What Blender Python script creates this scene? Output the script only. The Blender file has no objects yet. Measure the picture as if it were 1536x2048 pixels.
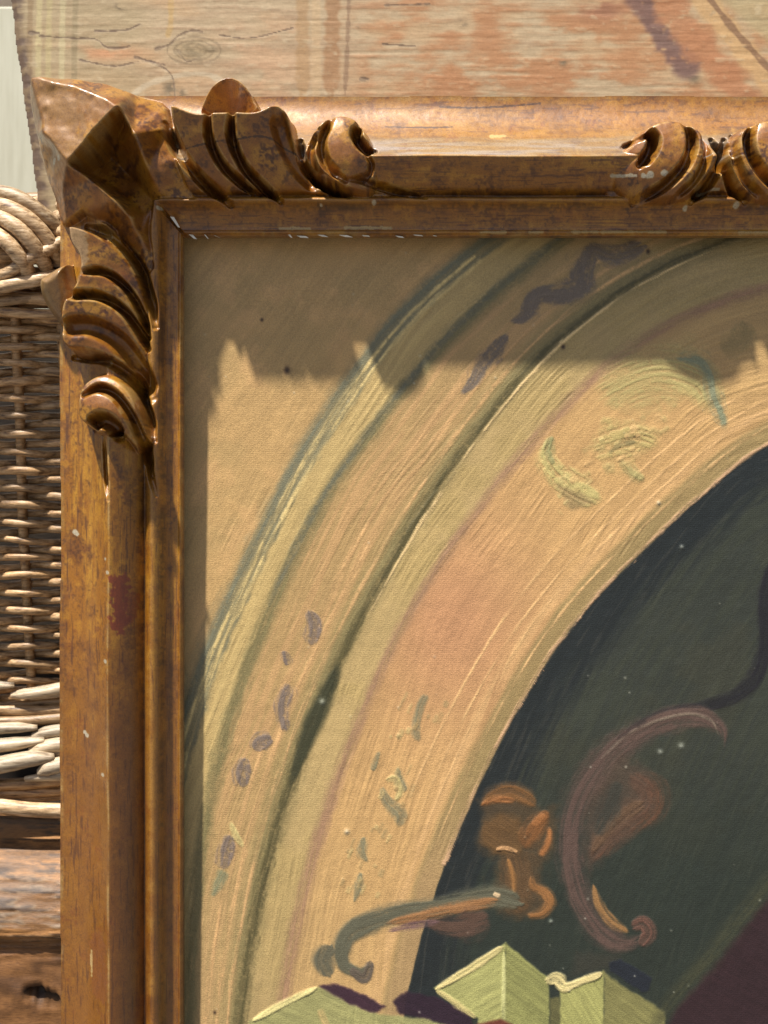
import bpy, math, random
import numpy as np
from mathutils import Vector

# ------------------------------------------------------------------ units
# lengths are measured in "px" of the picture plane: 1 px = 0.25 mm.
# x to the right, y downwards, h towards the viewer (h = 0 is the canvas).
S = 0.00025
CX, CY, D = 768.0, 1024.0, 3080.0
Z0 = 0.62                                   # height of the picture centre above the ground

def w3(x, y, h):
    return ((x-CX)*S, -h*S, (CY-y)*S+Z0)

# ------------------------------------------------------------------ camera
sc = bpy.context.scene
cam_d = bpy.data.cameras.new('camera'); cam = bpy.data.objects.new('camera', cam_d)
sc.collection.objects.link(cam); sc.camera = cam
cam.location = w3(CX, CY, D); cam.rotation_euler = (math.pi/2, 0, 0)
cam_d.sensor_fit = 'HORIZONTAL'; cam_d.sensor_width = 36.0
cam_d.lens = 18.0/(768.0/D)
cam_d.clip_start = 0.01; cam_d.clip_end = 500
cam_d.dof.use_dof = True; cam_d.dof.focus_distance = (D-60)*S; cam_d.dof.aperture_fstop = 16

# ------------------------------------------------------------------ light
SUN = Vector((-0.80, -1.0, 2.73)).normalized()      # towards the sun
w = bpy.data.worlds.new('World'); sc.world = w; w.use_nodes = True
nt = w.node_tree; nt.nodes.clear()
sky = nt.nodes.new('ShaderNodeTexSky'); sky.sky_type = 'NISHITA'; sky.sun_disc = False
sky.sun_elevation = math.asin(SUN.z); sky.sun_rotation = math.atan2(SUN.x, SUN.y)
sky.air_density = 1.0; sky.dust_density = 2.0; sky.ozone_density = 1.0
bg = nt.nodes.new('ShaderNodeBackground'); bg.inputs['Strength'].default_value = 0.06
ow = nt.nodes.new('ShaderNodeOutputWorld')
nt.links.new(sky.outputs[0], bg.inputs[0]); nt.links.new(bg.outputs[0], ow.inputs[0])
sd_ = bpy.data.lights.new('sun', 'SUN'); so = bpy.data.objects.new('sun', sd_); sc.collection.objects.link(so)
sd_.energy = 5.0; sd_.angle = math.radians(1.7); sd_.color = (1.0, 0.965, 0.90)
so.rotation_euler = SUN.to_track_quat('Z', 'Y').to_euler(); so.location = (-1, -1, 3)
sc.view_settings.view_transform = 'Standard'; sc.view_settings.look = 'None'
sc.view_settings.exposure = 0.80; sc.view_settings.gamma = 1.0

# ------------------------------------------------------------------ numpy helpers
def srgb(c):
    c = np.asarray(c, dtype=np.float64)/255.0
    return np.where(c <= 0.04045, c/12.92, ((c+0.055)/1.055)**2.4)
def col(r, g, b): return np.array([r, g, b], dtype=np.float64)
def sstep(a, b, x):
    t = np.clip((x-a)/(b-a), 0, 1); return t*t*(3-2*t)
def W(pts, h):
    """measured outline of a feature that lies h above the canvas -> true x, y"""
    k = (D-h)/D
    return [((p[0]-CX)*k+CX, (p[1]-CY)*k+CY) for p in pts]
_T = {}
def vnoise(x, y, seed=0):
    if seed not in _T: _T[seed] = np.random.RandomState(1000+seed).rand(256, 256)
    t = _T[seed]
    x = np.asarray(x, float); y = np.asarray(y, float)
    xf = np.floor(x); yf = np.floor(y); fx = x-xf; fy = y-yf
    fx = fx*fx*(3-2*fx); fy = fy*fy*(3-2*fy)
    x0 = xf.astype(np.int64) & 255; y0 = yf.astype(np.int64) & 255
    x1 = (x0+1) & 255; y1 = (y0+1) & 255
    return (t[y0, x0]*(1-fx)+t[y0, x1]*fx)*(1-fy)+(t[y1, x0]*(1-fx)+t[y1, x1]*fx)*fy
def fbm(x, y, seed=0, octv=4, gain=0.55):
    a = 1.0; s = 0.0; n = 0.0
    for i in range(octv):
        s = s+a*vnoise(x*2**i+17.3*i, y*2**i+5.1*i, seed+i); n += a; a *= gain
    return s/n
def catmull(pts, n=8):
    P = [np.array(p, float) for p in pts]
    if len(P) < 3: 
        return np.array([P[0]+(P[-1]-P[0])*i/n for i in range(n+1)])
    P = [2*P[0]-P[1]]+P+[2*P[-1]-P[-2]]
    out = []
    for i in range(1, len(P)-2):
        a, b, c, d = P[i-1], P[i], P[i+1], P[i+2]
        for j in range(n):
            t = j/n
            out.append(0.5*((2*b)+(-a+c)*t+(2*a-5*b+4*c-d)*t*t+(-a+3*b-3*c+d)*t**3))
    out.append(P[-2]); return np.array(out)
def line_field(X, Y, pl):
    """distance, signed distance (+ on the right hand when walking, y down) and arc length to a polyline"""
    best = np.full(X.shape, 1e18); sgn = np.ones(X.shape); arc = np.zeros(X.shape); acc = 0.0
    for i in range(len(pl)-1):
        ax, ay = pl[i]; bx, by = pl[i+1]; dx, dy = bx-ax, by-ay
        L2 = dx*dx+dy*dy
        if L2 < 1e-9: continue
        L = math.sqrt(L2)
        t = ((X-ax)*dx+(Y-ay)*dy)/L2; tc = np.clip(t, 0, 1)
        ex = X-ax-tc*dx; ey = Y-ay-tc*dy
        d2 = ex*ex+ey*ey; m = d2 < best
        best = np.where(m, d2, best)
        sgn = np.where(m, np.where(dx*(Y-ay)-dy*(X-ax) >= 0, 1.0, -1.0), sgn)
        arc = np.where(m, acc+tc*L, arc); acc += L
    d = np.sqrt(best); return d, d*sgn, arc, acc
def poly_sdf(X, Y, P):
    best = np.full(X.shape, 1e18); ins = np.zeros(X.shape, bool); n = len(P)
    for i in range(n):
        ax, ay = P[i]; bx, by = P[(i+1) % n]; dx, dy = bx-ax, by-ay
        L2 = dx*dx+dy*dy+1e-12
        t = np.clip(((X-ax)*dx+(Y-ay)*dy)/L2, 0, 1)
        best = np.minimum(best, (X-ax-t*dx)**2+(Y-ay-t*dy)**2)
        if ay != by:
            ins ^= ((ay > Y) != (by > Y)) & (X < (bx-ax)*(Y-ay)/(by-ay)+ax)
    d = np.sqrt(best); return np.where(ins, d, -d)
def blur(A, n=1):
    for _ in range(n):
        P = np.pad(A, 1, mode='edge')
        A = (P[:-2, 1:-1]+P[2:, 1:-1]+P[1:-1, :-2]+P[1:-1, 2:]+4*P[1:-1, 1:-1]
             + .5*(P[:-2, :-2]+P[2:, 2:]+P[:-2, 2:]+P[2:, :-2]))/10.0
    return A

# ------------------------------------------------------------------ scene helpers
def tag(o, label=None, cat=None, group=None, kind=None):
    if label: o['label'] = label
    if cat: o['category'] = cat
    if group: o['group'] = group
    if kind: o['kind'] = kind
    return o
def empty(name, loc):
    o = bpy.data.objects.new(name, None); sc.collection.objects.link(o); o.location = loc
    o.empty_display_size = .02; return o
def link(name, me, mat, parent=None):
    o = bpy.data.objects.new(name, me); sc.collection.objects.link(o)
    if mat is not None: me.materials.append(mat)
    if parent is not None:
        o.parent = parent; o.matrix_parent_inverse = parent.matrix_world.inverted() if False else o.matrix_parent_inverse
        o.location = -Vector(parent.location)
    return o
def np_mesh(name, V, F, colors=None, normals=None, smooth=True):
    me = bpy.data.meshes.new(name)
    V = np.ascontiguousarray(V, dtype=np.float32); F = np.ascontiguousarray(F, dtype=np.int32)
    k = F.shape[1]
    me.vertices.add(len(V)); me.vertices.foreach_set('co', V.ravel())
    me.loops.add(F.size); me.loops.foreach_set('vertex_index', F.ravel())
    me.polygons.add(len(F)); me.polygons.foreach_set('loop_start', np.arange(0, F.size, k, dtype=np.int32))
    me.polygons.foreach_set('use_smooth', np.full(len(F), smooth, dtype=bool))
    me.update(calc_edges=True); me.validate()
    if colors is not None:
        a = me.color_attributes.new('Col', 'FLOAT_COLOR', 'POINT')
        c4 = np.ones((len(V), 4), dtype=np.float32); c4[:, :3] = colors
        a.data.foreach_set('color', c4.ravel())
    if normals is not None:
        me.normals_split_custom_set_from_vertices(normals.tolist())
    return me
def field_mesh(name, X, Y, H, cells, C=None, back=-50.0, skirt=True, use_normals=True):
    """front surface of a carved piece: heights H over the grid X, Y for the chosen cells, with side walls to the back"""
    ny, nx = X.shape
    idx = np.full((ny, nx), -1, dtype=np.int64)
    used = np.zeros((ny, nx), bool)
    used[:-1, :-1] |= cells; used[1:, :-1] |= cells; used[:-1, 1:] |= cells; used[1:, 1:] |= cells
    idx[used] = np.arange(used.sum())
    gx = X[0, 1]-X[0, 0]; gy = Y[1, 0]-Y[0, 0]
    hy, hx = np.gradient(H, gy, gx)
    def wv(x, y, h): return np.stack([(x-CX)*S, -h*S, (CY-y)*S+Z0], -1)
    V = [wv(X[used], Y[used], H[used])]
    N = [np.stack([-hx[used], -np.ones(used.sum()), hy[used]], -1)]
    N[0] /= np.linalg.norm(N[0], axis=1, keepdims=True)
    CC = [C[used]] if C is not None else None
    a = idx[:-1, :-1][cells]; b = idx[:-1, 1:][cells]; c = idx[1:, 1:][cells]; d = idx[1:, :-1][cells]
    F = [np.stack([a, d, c, b], -1)]
    n = used.sum()
    if skirt:
        cp = np.pad(cells, 1)
        core = cp[1:-1, 1:-1]
        for (sy, sx, p, q, nr) in ((-1, 0, (0, 0), (0, 1), (0, 0, 1)), (1, 0, (1, 1), (1, 0), (0, 0, -1)),
                                   (0, -1, (1, 0), (0, 0), (-1, 0, 0)), (0, 1, (0, 1), (1, 1), (1, 0, 0))):
            nb = cp[1+sy:cp.shape[0]-1+sy, 1+sx:cp.shape[1]-1+sx]
            e = core & ~nb
            iy, ix = np.nonzero(e)
            if len(iy) == 0: continue
            P = (iy+p[0], ix+p[1]); Q = (iy+q[0], ix+q[1])
            m = len(iy)
            bk = np.full(m, back)
            V += [wv(X[P], Y[P], H[P]), wv(X[Q], Y[Q], H[Q]), wv(X[Q], Y[Q], np.minimum(bk, H[Q]-2)), wv(X[P], Y[P], np.minimum(bk, H[P]-2))]
            N += [np.tile(np.array(nr, float), (4*m, 1))]
            if CC is not None: CC += [C[P], C[Q], C[Q], C[P]]
            r = np.arange(m)
            F.append(np.stack([n+r, n+m+r, n+2*m+r, n+3*m+r], -1)); n += 4*m
    V = np.concatenate(V); F = np.concatenate(F); N = np.concatenate(N)
    return np_mesh(name, V, F, np.concatenate(CC) if CC is not None else None, N if use_normals else None)
def tube_mesh(name, pts, radii, sides=10, n=6, flat=1.0):
    """a bent tapering rod through pts (x, y, h)"""
    P = catmull(pts, n); m = len(P)
    R = np.interp(np.linspace(0, 1, m), np.linspace(0, 1, len(radii)), radii)
    P3 = np.array([w3(*p) for p in P])
    T = np.gradient(P3, axis=0); T /= np.linalg.norm(T, axis=1, keepdims=True)
    up = np.array([0.02, 1.0, 0.03])
    A = np.cross(T, up); A /= np.linalg.norm(A, axis=1, keepdims=True); B = np.cross(T, A)
    an = np.arange(sides)/sides*2*math.pi
    V = P3[:, None, :]+(A[:, None, :]*np.cos(an)[None, :, None]+B[:, None, :]*np.sin(an)[None, :, None]*flat)*(R*S)[:, None, None]
    V = V.reshape(-1, 3)
    i = np.arange(m-1)[:, None]; j = np.arange(sides)[None, :]; j2 = (j+1) % sides
    F = np.stack([i*sides+j, i*sides+j2, (i+1)*sides+j2, (i+1)*sides+j], -1).reshape(-1, 4)
    # end caps as fans of quads through the centre
    c0 = len(V); V = np.concatenate([V, P3[:1]-T[:1]*R[0]*S*.4, P3[-1:]+T[-1:]*R[-1]*S*.4])
    caps = []
    for k in range(0, sides, 2):
        caps.append((c0, (k+2) % sides, (k+1) % sides, k))
        o = (m-1)*sides; caps.append((c0+1, o+k, o+(k+1) % sides, o+(k+2) % sides))
    return np_mesh(name, V, np.concatenate([F, np.array(caps)]))

# ------------------------------------------------------------------ materials
def mat(name):
    m = bpy.data.materials.new(name); m.use_nodes = True
    n = m.node_tree; b = n.nodes['Principled BSDF']; return m, n, b
def nd(n, t, **k):
    x = n.nodes.new(t)
    for a, v in k.items():
        if a in x.inputs.keys(): x.inputs[a].default_value = v
        else: setattr(x, a, v)
    return x
def ramp(n, src, stops):
    r = n.nodes.new('ShaderNodeValToRGB'); e = r.color_ramp.elements
    while len(e) < len(stops): e.new(0.5)
    for k, (p, c) in enumerate(stops):
        e[k].position = p; e[k].color = (*c, 1) if len(c) == 3 else c
    n.links.new(src, r.inputs[0]); return r
def coords(n, scale=(1, 1, 1)):
    t = n.nodes.new('ShaderNodeTexCoord'); mp = n.nodes.new('ShaderNodeMapping')
    mp.inputs['Scale'].default_value = scale; n.links.new(t.outputs['Object'], mp.inputs[0]); return mp.outputs[0]
def noise(n, vec, scale, detail=4, rough=.6):
    x = n.nodes.new('ShaderNodeTexNoise'); x.inputs['Scale'].default_value = scale
    x.inputs['Detail'].default_value = detail; x.inputs['Roughness'].default_value = rough
    n.links.new(vec, x.inputs['Vector']); return x
def attr(n):
    a = n.nodes.new('ShaderNodeAttribute'); a.attribute_name = 'Col'; return a.outputs['Color']
def mixc(n, mode, a, b, f):
    x = n.nodes.new('ShaderNodeMix'); x.data_type = 'RGBA'; x.blend_type = mode
    if isinstance(f, (int, float)): x.inputs[0].default_value = f
    else: n.links.new(f, x.inputs[0])
    for k, v in ((6, a), (7, b)):
        if isinstance(v, tuple): x.inputs[k].default_value = (*v, 1)
        else: n.links.new(v, x.inputs[k])
    return x.outputs[2]
def bump(n, b, height, strength, dist):
    x = n.nodes.new('ShaderNodeBump'); x.inputs['Strength'].default_value = strength; x.inputs['Distance'].default_value = dist
    n.links.new(height, x.inputs['Height']); n.links.new(x.outputs[0], b.inputs['Normal']); return x

GILT, n, b = mat('worn_gilding')
v = coords(n)
fine = noise(n, v, 1600, 3); mid = noise(n, v, 260, 5)
c1 = mixc(n, 'MULTIPLY', attr(n), ramp(n, fine.outputs[0], [(.34, (.66, .62, .56)), (.5, (.97, .96, .94)), (.64, (1.1, 1.08, 1.03))]).outputs[0], .8)
vo = n.nodes.new('ShaderNodeTexVoronoi'); vo.feature = 'DISTANCE_TO_EDGE'; vo.inputs['Scale'].default_value = 260
wn = noise(n, v, 400, 3); wm_ = n.nodes.new('ShaderNodeMix'); wm_.data_type = 'VECTOR'; wm_.inputs[0].default_value = .004
n.links.new(v, wm_.inputs[4]); n.links.new(wn.outputs['Color'], wm_.inputs[5]); n.links.new(wm_.outputs[1], vo.inputs['Vector'])
ck = ramp(n, vo.outputs['Distance'], [(0, (.55, .5, .45)), (.05, (1, 1, 1))])
ckm = ramp(n, mid.outputs[0], [(.46, (0,)*3), (.6, (.7,)*3)])
c1 = mixc(n, 'MULTIPLY', c1, ck.outputs[0], ckm.outputs[0])
n.links.new(c1, b.inputs['Base Color'])
b.inputs['Metallic'].default_value = .08
rr = ramp(n, mid.outputs[0], [(.3, (.36,)*3), (.7, (.62,)*3)]); n.links.new(rr.outputs[0], b.inputs['Roughness'])
b.inputs['Specular IOR Level'].default_value = .6
b.inputs['Coat Weight'].default_value = .5; b.inputs['Coat Roughness'].default_value = .2
bump(n, b, fine.outputs[0], .25, .00025)

FLECK, n, b = mat('matt_white')
v = coords(n); q = noise(n, v, 700)
n.links.new(ramp(n, q.outputs[0], [(.3, (.62, .55, .43)), (.7, (.82, .78, .68))]).outputs[0], b.inputs['Base Color'])
b.inputs['Roughness'].default_value = .8

PAINT, n, b = mat('oil_paint_on_canvas')
v = coords(n)
wv_ = n.nodes.new('ShaderNodeTexWave'); wv_.bands_direction = 'X'; wv_.inputs['Scale'].default_value = 320; wv_.inputs['Distortion'].default_value = 2.5; wv_.inputs['Detail'].default_value = 1
wz_ = n.nodes.new('ShaderNodeTexWave'); wz_.bands_direction = 'Z'; wz_.inputs['Scale'].default_value = 320; wz_.inputs['Distortion'].default_value = 2.5; wz_.inputs['Detail'].default_value = 1
n.links.new(v, wv_.inputs[0]); n.links.new(v, wz_.inputs[0])
gr = noise(n, v, 1500, 3)
ad = nd(n, 'ShaderNodeMath', operation='ADD')
for q_ in (wv_, wz_): q_.inputs['Distortion'].default_value = 6; q_.inputs['Detail Scale'].default_value = 3; n.links.new(wv_.outputs['Fac'], ad.inputs[0]); n.links.new(wz_.outputs['Fac'], ad.inputs[1])
ad2 = nd(n, 'ShaderNodeMath', operation='MULTIPLY_ADD'); n.links.new(gr.outputs[0], ad2.inputs[0]); ad2.inputs[1].default_value = 6.0; n.links.new(ad.outputs[0], ad2.inputs[2])
c1 = mixc(n, 'MULTIPLY', attr(n), ramp(n, gr.outputs[0], [(.34, (.78, .77, .76)), (.66, (1.12, 1.12, 1.12))]).outputs[0], .8)
n.links.new(c1, b.inputs['Base Color'])
b.inputs['Roughness'].default_value = .42; b.inputs['Specular IOR Level'].default_value = .42
bump(n, b, ad2.outputs[0], .22, .00018)

BOARD, n, b = mat('weathered_painted_board')
v = coords(n, (1, 1, 9)); v0 = coords(n)
q = noise(n, v, 180, 6); q2 = noise(n, v0, 900, 3)
c1 = mixc(n, 'MULTIPLY', attr(n), ramp(n, q.outputs[0], [(.3, (.84, .82, .8)), (.65, (1.06, 1.06, 1.06))]).outputs[0], .8)
c1 = mixc(n, 'MULTIPLY', c1, ramp(n, q2.outputs[0], [(.3, (.88,)*3), (.65, (1.05,)*3)]).outputs[0], .7)
n.links.new(c1, b.inputs['Base Color']); b.inputs['Roughness'].default_value = .62
bump(n, b, q.outputs[0], .2, .0002)

TIMBER, n, b = mat('weathered_timber')
v = coords(n, (2.2, 6, 16)); q = noise(n, v, 130, 9, .8)
c1 = mixc(n, 'MULTIPLY', attr(n), ramp(n, q.outputs[0], [(.34, (.36, .31, .27)), (.5, (.9, .87, .83)), (.62, (1.25, 1.22, 1.18))]).outputs[0], .9)
n.links.new(c1, b.inputs['Base Color']); b.inputs['Roughness'].default_value = .5; b.inputs['Specular IOR Level'].default_value = .35
bump(n, b, q.outputs[0], .35, .0006)

def wicker(name, dark, mid_, light, lo=.36, hi=.68):
    m, n, b = mat(name)
    v = coords(n, (.18, 1, 1.6)); q = noise(n, v, 420, 6, .75)
    oi = n.nodes.new('ShaderNodeObjectInfo')
    r = ramp(n, q.outputs[0], [(lo, dark), (.5, mid_), (hi, light)])
    k = ramp(n, oi.outputs['Random'], [(0, (.66, .66, .68)), (1, (1.15, 1.1, 1.05))])
    n.links.new(mixc(n, 'MULTIPLY', r.outputs[0], k.outputs[0], 1.0), b.inputs['Base Color'])
    b.inputs['Roughness'].default_value = .42; b.inputs['Specular IOR Level'].default_value = .5
    bump(n, b, q.outputs[0], .5, .0006); return m
WICK = wicker('aged_willow', (.10, .05, .02), (.42, .25, .11), (.68, .47, .26))
WICKR = wicker('aged_willow_sunlit', (.14, .08, .04), (.46, .31, .165), (.76, .60, .40))  # lighter willow copy: sun on the rim and bottom rod put into the colour
WICKP = wicker('pale_willow', (.20, .14, .085), (.42, .33, .22), (.56, .47, .33))  # paler, greyer willow for the foot rods
DARKW = wicker('basket_inside_shade', (.015, .01, .007), (.03, .022, .015), (.06, .045, .03))  # near-black willow: the shade inside the basket put into its colour

PALE, n, b = mat('pale_painted_panel')
v = coords(n, (6, 1, .6)); q = noise(n, v, 30, 5)
n.links.new(ramp(n, q.outputs[0], [(.3, (.47, .44, .32)), (.7, (.58, .55, .42))]).outputs[0], b.inputs['Base Color'])
b.inputs['Roughness'].default_value = .6
WALL, n, b = mat('brown_wall')
q = noise(n, coords(n), 60, 5)
n.links.new(ramp(n, q.outputs[0], [(.3, (.16, .12, .08)), (.7, (.26, .2, .14))]).outputs[0], b.inputs['Base Color'])
b.inputs['Roughness'].default_value = .8
GROUND, n, b = mat('ground_sheet')
q = noise(n, coords(n), 14, 6)
n.links.new(ramp(n, q.outputs[0], [(.3, (.08, .075, .07)), (.7, (.15, .14, .13))]).outputs[0], b.inputs['Base Color'])
b.inputs['Roughness'].default_value = .9

# ------------------------------------------------------------------ the ground and the wall behind
def box_mesh(name, x0, x1, y0, y1, h0, h1, bev=0):
    import bmesh
    bm = bmesh.new()
    vs = [bm.verts.new(w3(x, y, h)) for x in (x0, x1) for y in (y0, y1) for h in (h0, h1)]
    for f in ((0, 1, 3, 2), (4, 6, 7, 5), (0, 4, 5, 1), (2, 3, 7, 6), (0, 2, 6, 4), (1, 5, 7, 3)):
        bm.faces.new([vs[i] for i in f])
    bmesh.ops.recalc_face_normals(bm, faces=bm.faces)
    if bev: bmesh.ops.bevel(bm, geom=bm.edges[:], offset=bev*S, segments=2, profile=.6, affect='EDGES')
    me = bpy.data.meshes.new(name); bm.to_mesh(me); bm.free(); return me
gm = np_mesh('ground', np.array([(-30, -30, 0), (30, -30, 0), (30, 30, 0), (-30, 30, 0)], float), np.array([[0, 1, 2, 3]]), smooth=False)
tag(link('ground', gm, GROUND), kind='structure')  # unseen ground sheet, added to bounce light upwards
tag(link('wall', box_mesh('wall', -2400, 4200, -1500, 3500, -1500, -1420), WALL), kind='structure')
pp = link('pale_panel', box_mesh('pale_panel', -700, 560, -290, 1500, -960, -920, 6), PALE)
tag(pp, 'pale greenish white panel standing behind the wicker basket', 'panel')

# ------------------------------------------------------------------ the gilded frame
G = 1.5; GP = 2.0
gx = np.arange(70, 1900, G); gy = np.arange(140, 2360, G)
FX, FY = np.meshgrid(gx, gy)
LIPX, LIPY = 373.0, 482.0
A_TOP = [0, 56, 72, 138, 282]; A_LEFT = [0, 41, 71, 131, 247]
def ext(a): return [-200]+a+[a[-1]+200]
wx_ = (fbm(FX/260, FY*0+2, 30, 3)-.5)*6; wy_ = (fbm(FY/260, FX*0+7, 34, 3)-.5)*6
sT = np.interp(LIPY-FY+wx_*np.clip((LIPY-FY)/150, 0, 1), ext(A_TOP), [-3, 0, 1, 2, 3, 4, 6])
sL = np.interp(LIPX-FX+wy_*np.clip((LIPX-FX)/150, 0, 1), ext(A_LEFT), [-3, 0, 1, 2, 3, 4, 6])
SP = np.maximum(sT, sL)
top_side = sT >= sL
ALONG = np.where(top_side, FX, FY)
def profile(s):
    t = np.clip(s, 0, 1)
    h = 57+9*sstep(0, .10, t)-4*sstep(.10, .2, t)+30*np.clip((t-.2)/.8, 0, 1)**2.6      # sight edge and cove
    u = np.clip(s-1, 0, 1)
    h = h+np.where(s > 1, 10*np.sin(np.pi*np.clip(u*1.15, 0, 1)), 0)-8*sstep(.82, 1, u)          # bead and quirk
    u = np.clip(s-2, 0, 1)
    h = h+np.where(s > 2, 62*(0.35*u+0.65*(1-(1-u)**2)), 0)                                            # inner slope
    u = np.clip(s-3, 0, 1)
    h = h-np.where(s > 3, 116*(1-(1-u)**1.9)+6*np.clip(s-4, 0, 2), 0)                                           # outer slope
    return h
H = blur(profile(SP), 1)
wob = (fbm(ALONG/190, SP*1.3, 40, 3)-.5)*4*sstep(1.8, 2.4, SP)
H = H+wob
BASE = H.copy()
MASK = (SP >= 0) & (SP <= 4)
LAB = np.where(SP < 2.02, np.where(top_side, 3, 4), np.where(top_side, 1, 2))

def win(pts, pad):
    P = np.array(pts)
    x0 = max(int((P[:, 0].min()-pad-gx[0])/G), 0); x1 = min(int((P[:, 0].max()+pad-gx[0])/G)+2, len(gx))
    y0 = max(int((P[:, 1].min()-pad-gy[0])/G), 0); y1 = min(int((P[:, 1].max()+pad-gy[0])/G)+2, len(gy))
    return np.s_[y0:y1, x0:x1]
def groove(pts, wid, dep, h=165, fade=.25, lift=0.0):
    P = catmull(W(pts, h), 8); s = win(P, wid*4); X, Y = FX[s], FY[s]
    d, sd, a, L = line_field(X, Y, P)
    t = a/L
    k = sstep(0, fade, t)*sstep(1, 1-fade, t) if fade > 0 else 1.0
    k = .25+.75*k if fade > 0 else 1.0
    ww = wid*(.55+.45*k)
    H[s] -= 1.6*dep*k*np.exp(-(d/ww)**3.6)
    if lift: H[s] += lift*k*np.exp(-((d-wid*1.7)/wid)**2)
def raise_leaf(poly, hfun, h=165, edge=10, lab=6, extend=False):
    P = catmull(W(poly+[poly[0]], h), 5)[:-1]; s = win(P, 24); X, Y = FX[s], FY[s]
    f = poly_sdf(X, Y, [tuple(p) for p in P])
    m = sstep(0, edge, f)
    hl = hfun(X, Y, f)
    H[s] = H[s]+(np.maximum(hl, H[s])-H[s])*m
    if extend: MASK[s] |= f > 0
    LAB[s] = np.where((f > 0) & (H[s] > BASE[s]+1.5), lab, LAB[s])
def dome(c, R, h0, h1, h=120, lab=6, ry=None, pw=.5, ext_=True):
    (cx, cy), = W([c], h); ry = ry or R
    s = win([(cx-R, cy-ry), (cx+R, cy+ry)], 12); X, Y = FX[s], FY[s]
    r2 = ((X-cx)/R)**2+((Y-cy)/ry)**2
    hl = np.where(r2 < 1, h0+(h1-h0)*np.clip(1-r2, 0, 1)**pw, -999)
    m = (r2 < 1) & ((hl > H[s]) | ~MASK[s])
    H[s] = np.where(m, hl, H[s])
    if ext_: MASK[s] |= (r2 < 1)
    LAB[s] = np.where(m, lab, LAB[s])


# --- corner leaf: cut facets
cv = {
 'A': (62, 150, 158), 'A2': (135, 152, 128), 'A3': (205, 168, 100), 'A4': (262, 190, 70), 'A5': (318, 206, 48),
 'R1': (150, 178, 190), 'B': (236, 214, 216), 'C': (136, 326, 206), 'L1': (88, 268, 176),
 'o1': (60, 185, 95), 'o2': (72, 262, 60), 'o3': (96, 345, 40), 'o4': (118, 400, 20), 'o5': (126, 452, 20),
 'Bb': (239, 226, 90), 'Cb': (146, 336, 86), 'BCb': (195, 280, 56), 'V0': (214, 298, 30), 'V1': (260, 350, 40), 'V2': (312, 398, 80),
 'E1': (268, 270, 188), 'E2': (298, 335, 146), 'E3': (324, 392, 96),
 'K1': (330, 215, 60), 'K2': (335, 262, 108), 'K3': (352, 320, 120), 'K4': (372, 372, 100), 'K5': (392, 398, 88),
 'F1': (182, 366, 186), 'F2': (226, 402, 172), 'F3': (264, 432, 150), 'F4': (284, 470, 118), 'F5': (302, 540, 92),
 'f1': (178, 350, 70), 'f2': (243, 391, 62), 'f3': (290, 425, 90),
 'q1': (128, 385, 110), 'q2': (165, 425, 108), 'q3': (215, 452, 104), 'q4': (262, 498, 92), 'q5': (288, 560, 86), 'q0': (130, 452, 60),
}
cw = {k: (*W([(p[0], p[1])], p[2])[0], p[2]) for k, p in cv.items()}
tri = '''A A2 R1|A2 A3 R1|A3 B R1|A3 A4 B|A4 E1 B|A4 A5 E1|A5 K1 E1|K1 K2 E1|K2 E2 E1|K2 K3 E2|K3 K4 E2|K4 E3 E2|K4 K5 E3
A R1 L1|R1 B L1|B C L1|A L1 o1|L1 o2 o1|L1 C o2|C o3 o2|C q1 o3|q1 o4 o3|q1 q0 o4|q0 o5 o4
B Bb BCb|B BCb C|C BCb Cb|Bb E1 V0|B E1 Bb|Bb V0 BCb|E1 E2 V1|E1 V1 V0|E2 E3 V2|E2 V2 V1|BCb V0 f1|BCb f1 Cb|V0 V1 f2|V0 f2 f1|V1 V2 f3|V1 f3 f2
C Cb F1|Cb f1 F1|f1 F2 F1|f1 f2 F2|f2 F3 F2|f2 f3 F3|f3 F4 F3|f3 V2 F4|V2 F5 F4|C F1 q1|F1 q2 q1|F1 F2 q2|F2 q3 q2|F2 F3 q3|F3 q4 q3|F3 F4 q4|F4 q5 q4|F4 F5 q5|q1 q2 q0|E3 V2 K5'''
s = win([(p[0], p[1]) for p in cw.values()], 20); X, Y = FX[s], FY[s]
HC = np.full(X.shape, -1e3); X0, Y0 = X, Y
X = X0+(fbm(X0/80, Y0/80, 61, 2)-.5)*16; Y = Y0+(fbm(X0/80, Y0/80, 65, 2)-.5)*16
for t in tri.replace('\n', '|').split('|'):
    (ax, ay, ah), (bx, by, bh), (cx, cy, chh) = [cw[k] for k in t.split()]
    den = (by-cy)*(ax-cx)+(cx-bx)*(ay-cy)
    if abs(den) < 1e-6: continue
    l1 = ((by-cy)*(X-cx)+(cx-bx)*(Y-cy))/den; l2 = ((cy-ay)*(X-cx)+(ax-cx)*(Y-cy))/den; l3 = 1-l1-l2
    e = -1e-3; m = (l1 >= e) & (l2 >= e) & (l3 >= e)
    HC = np.where(m, np.maximum(HC, l1*ah+l2*bh+l3*chh), HC)
inC = HC > -500
HCf = np.where(inC, HC, H[s]); sm = blur(HCf, 5)
cham = (fbm(X/26, Y/26, 60, 2)-.5)*(3+5*sstep(330, 240, X0+Y0*.6-40))
near = sstep(0, 1, blur(inC.astype(float), 7)*2-1)
keep = inC
nw = np.where(keep, sm+cham, H[s])
H[s] = H[s]*(1-near)*(~keep)+nw*np.where(keep, 1, near)
H[s] = np.where(keep, sm+cham*near, BASE[s])
MASK[s] |= keep
LAB[s] = np.where(keep, 5, LAB[s])
H[s] = np.where(blur(keep.astype(float), 3) > .02, blur(H[s], 2), H[s])
def cup_h(X, Y, f):
    (cx, cy), = W([(457, 226)], 105); r = np.hypot((X-cx)/60, (Y-cy)/76)
    return 58+54*np.clip(r, 0, 1)**1.3
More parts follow.
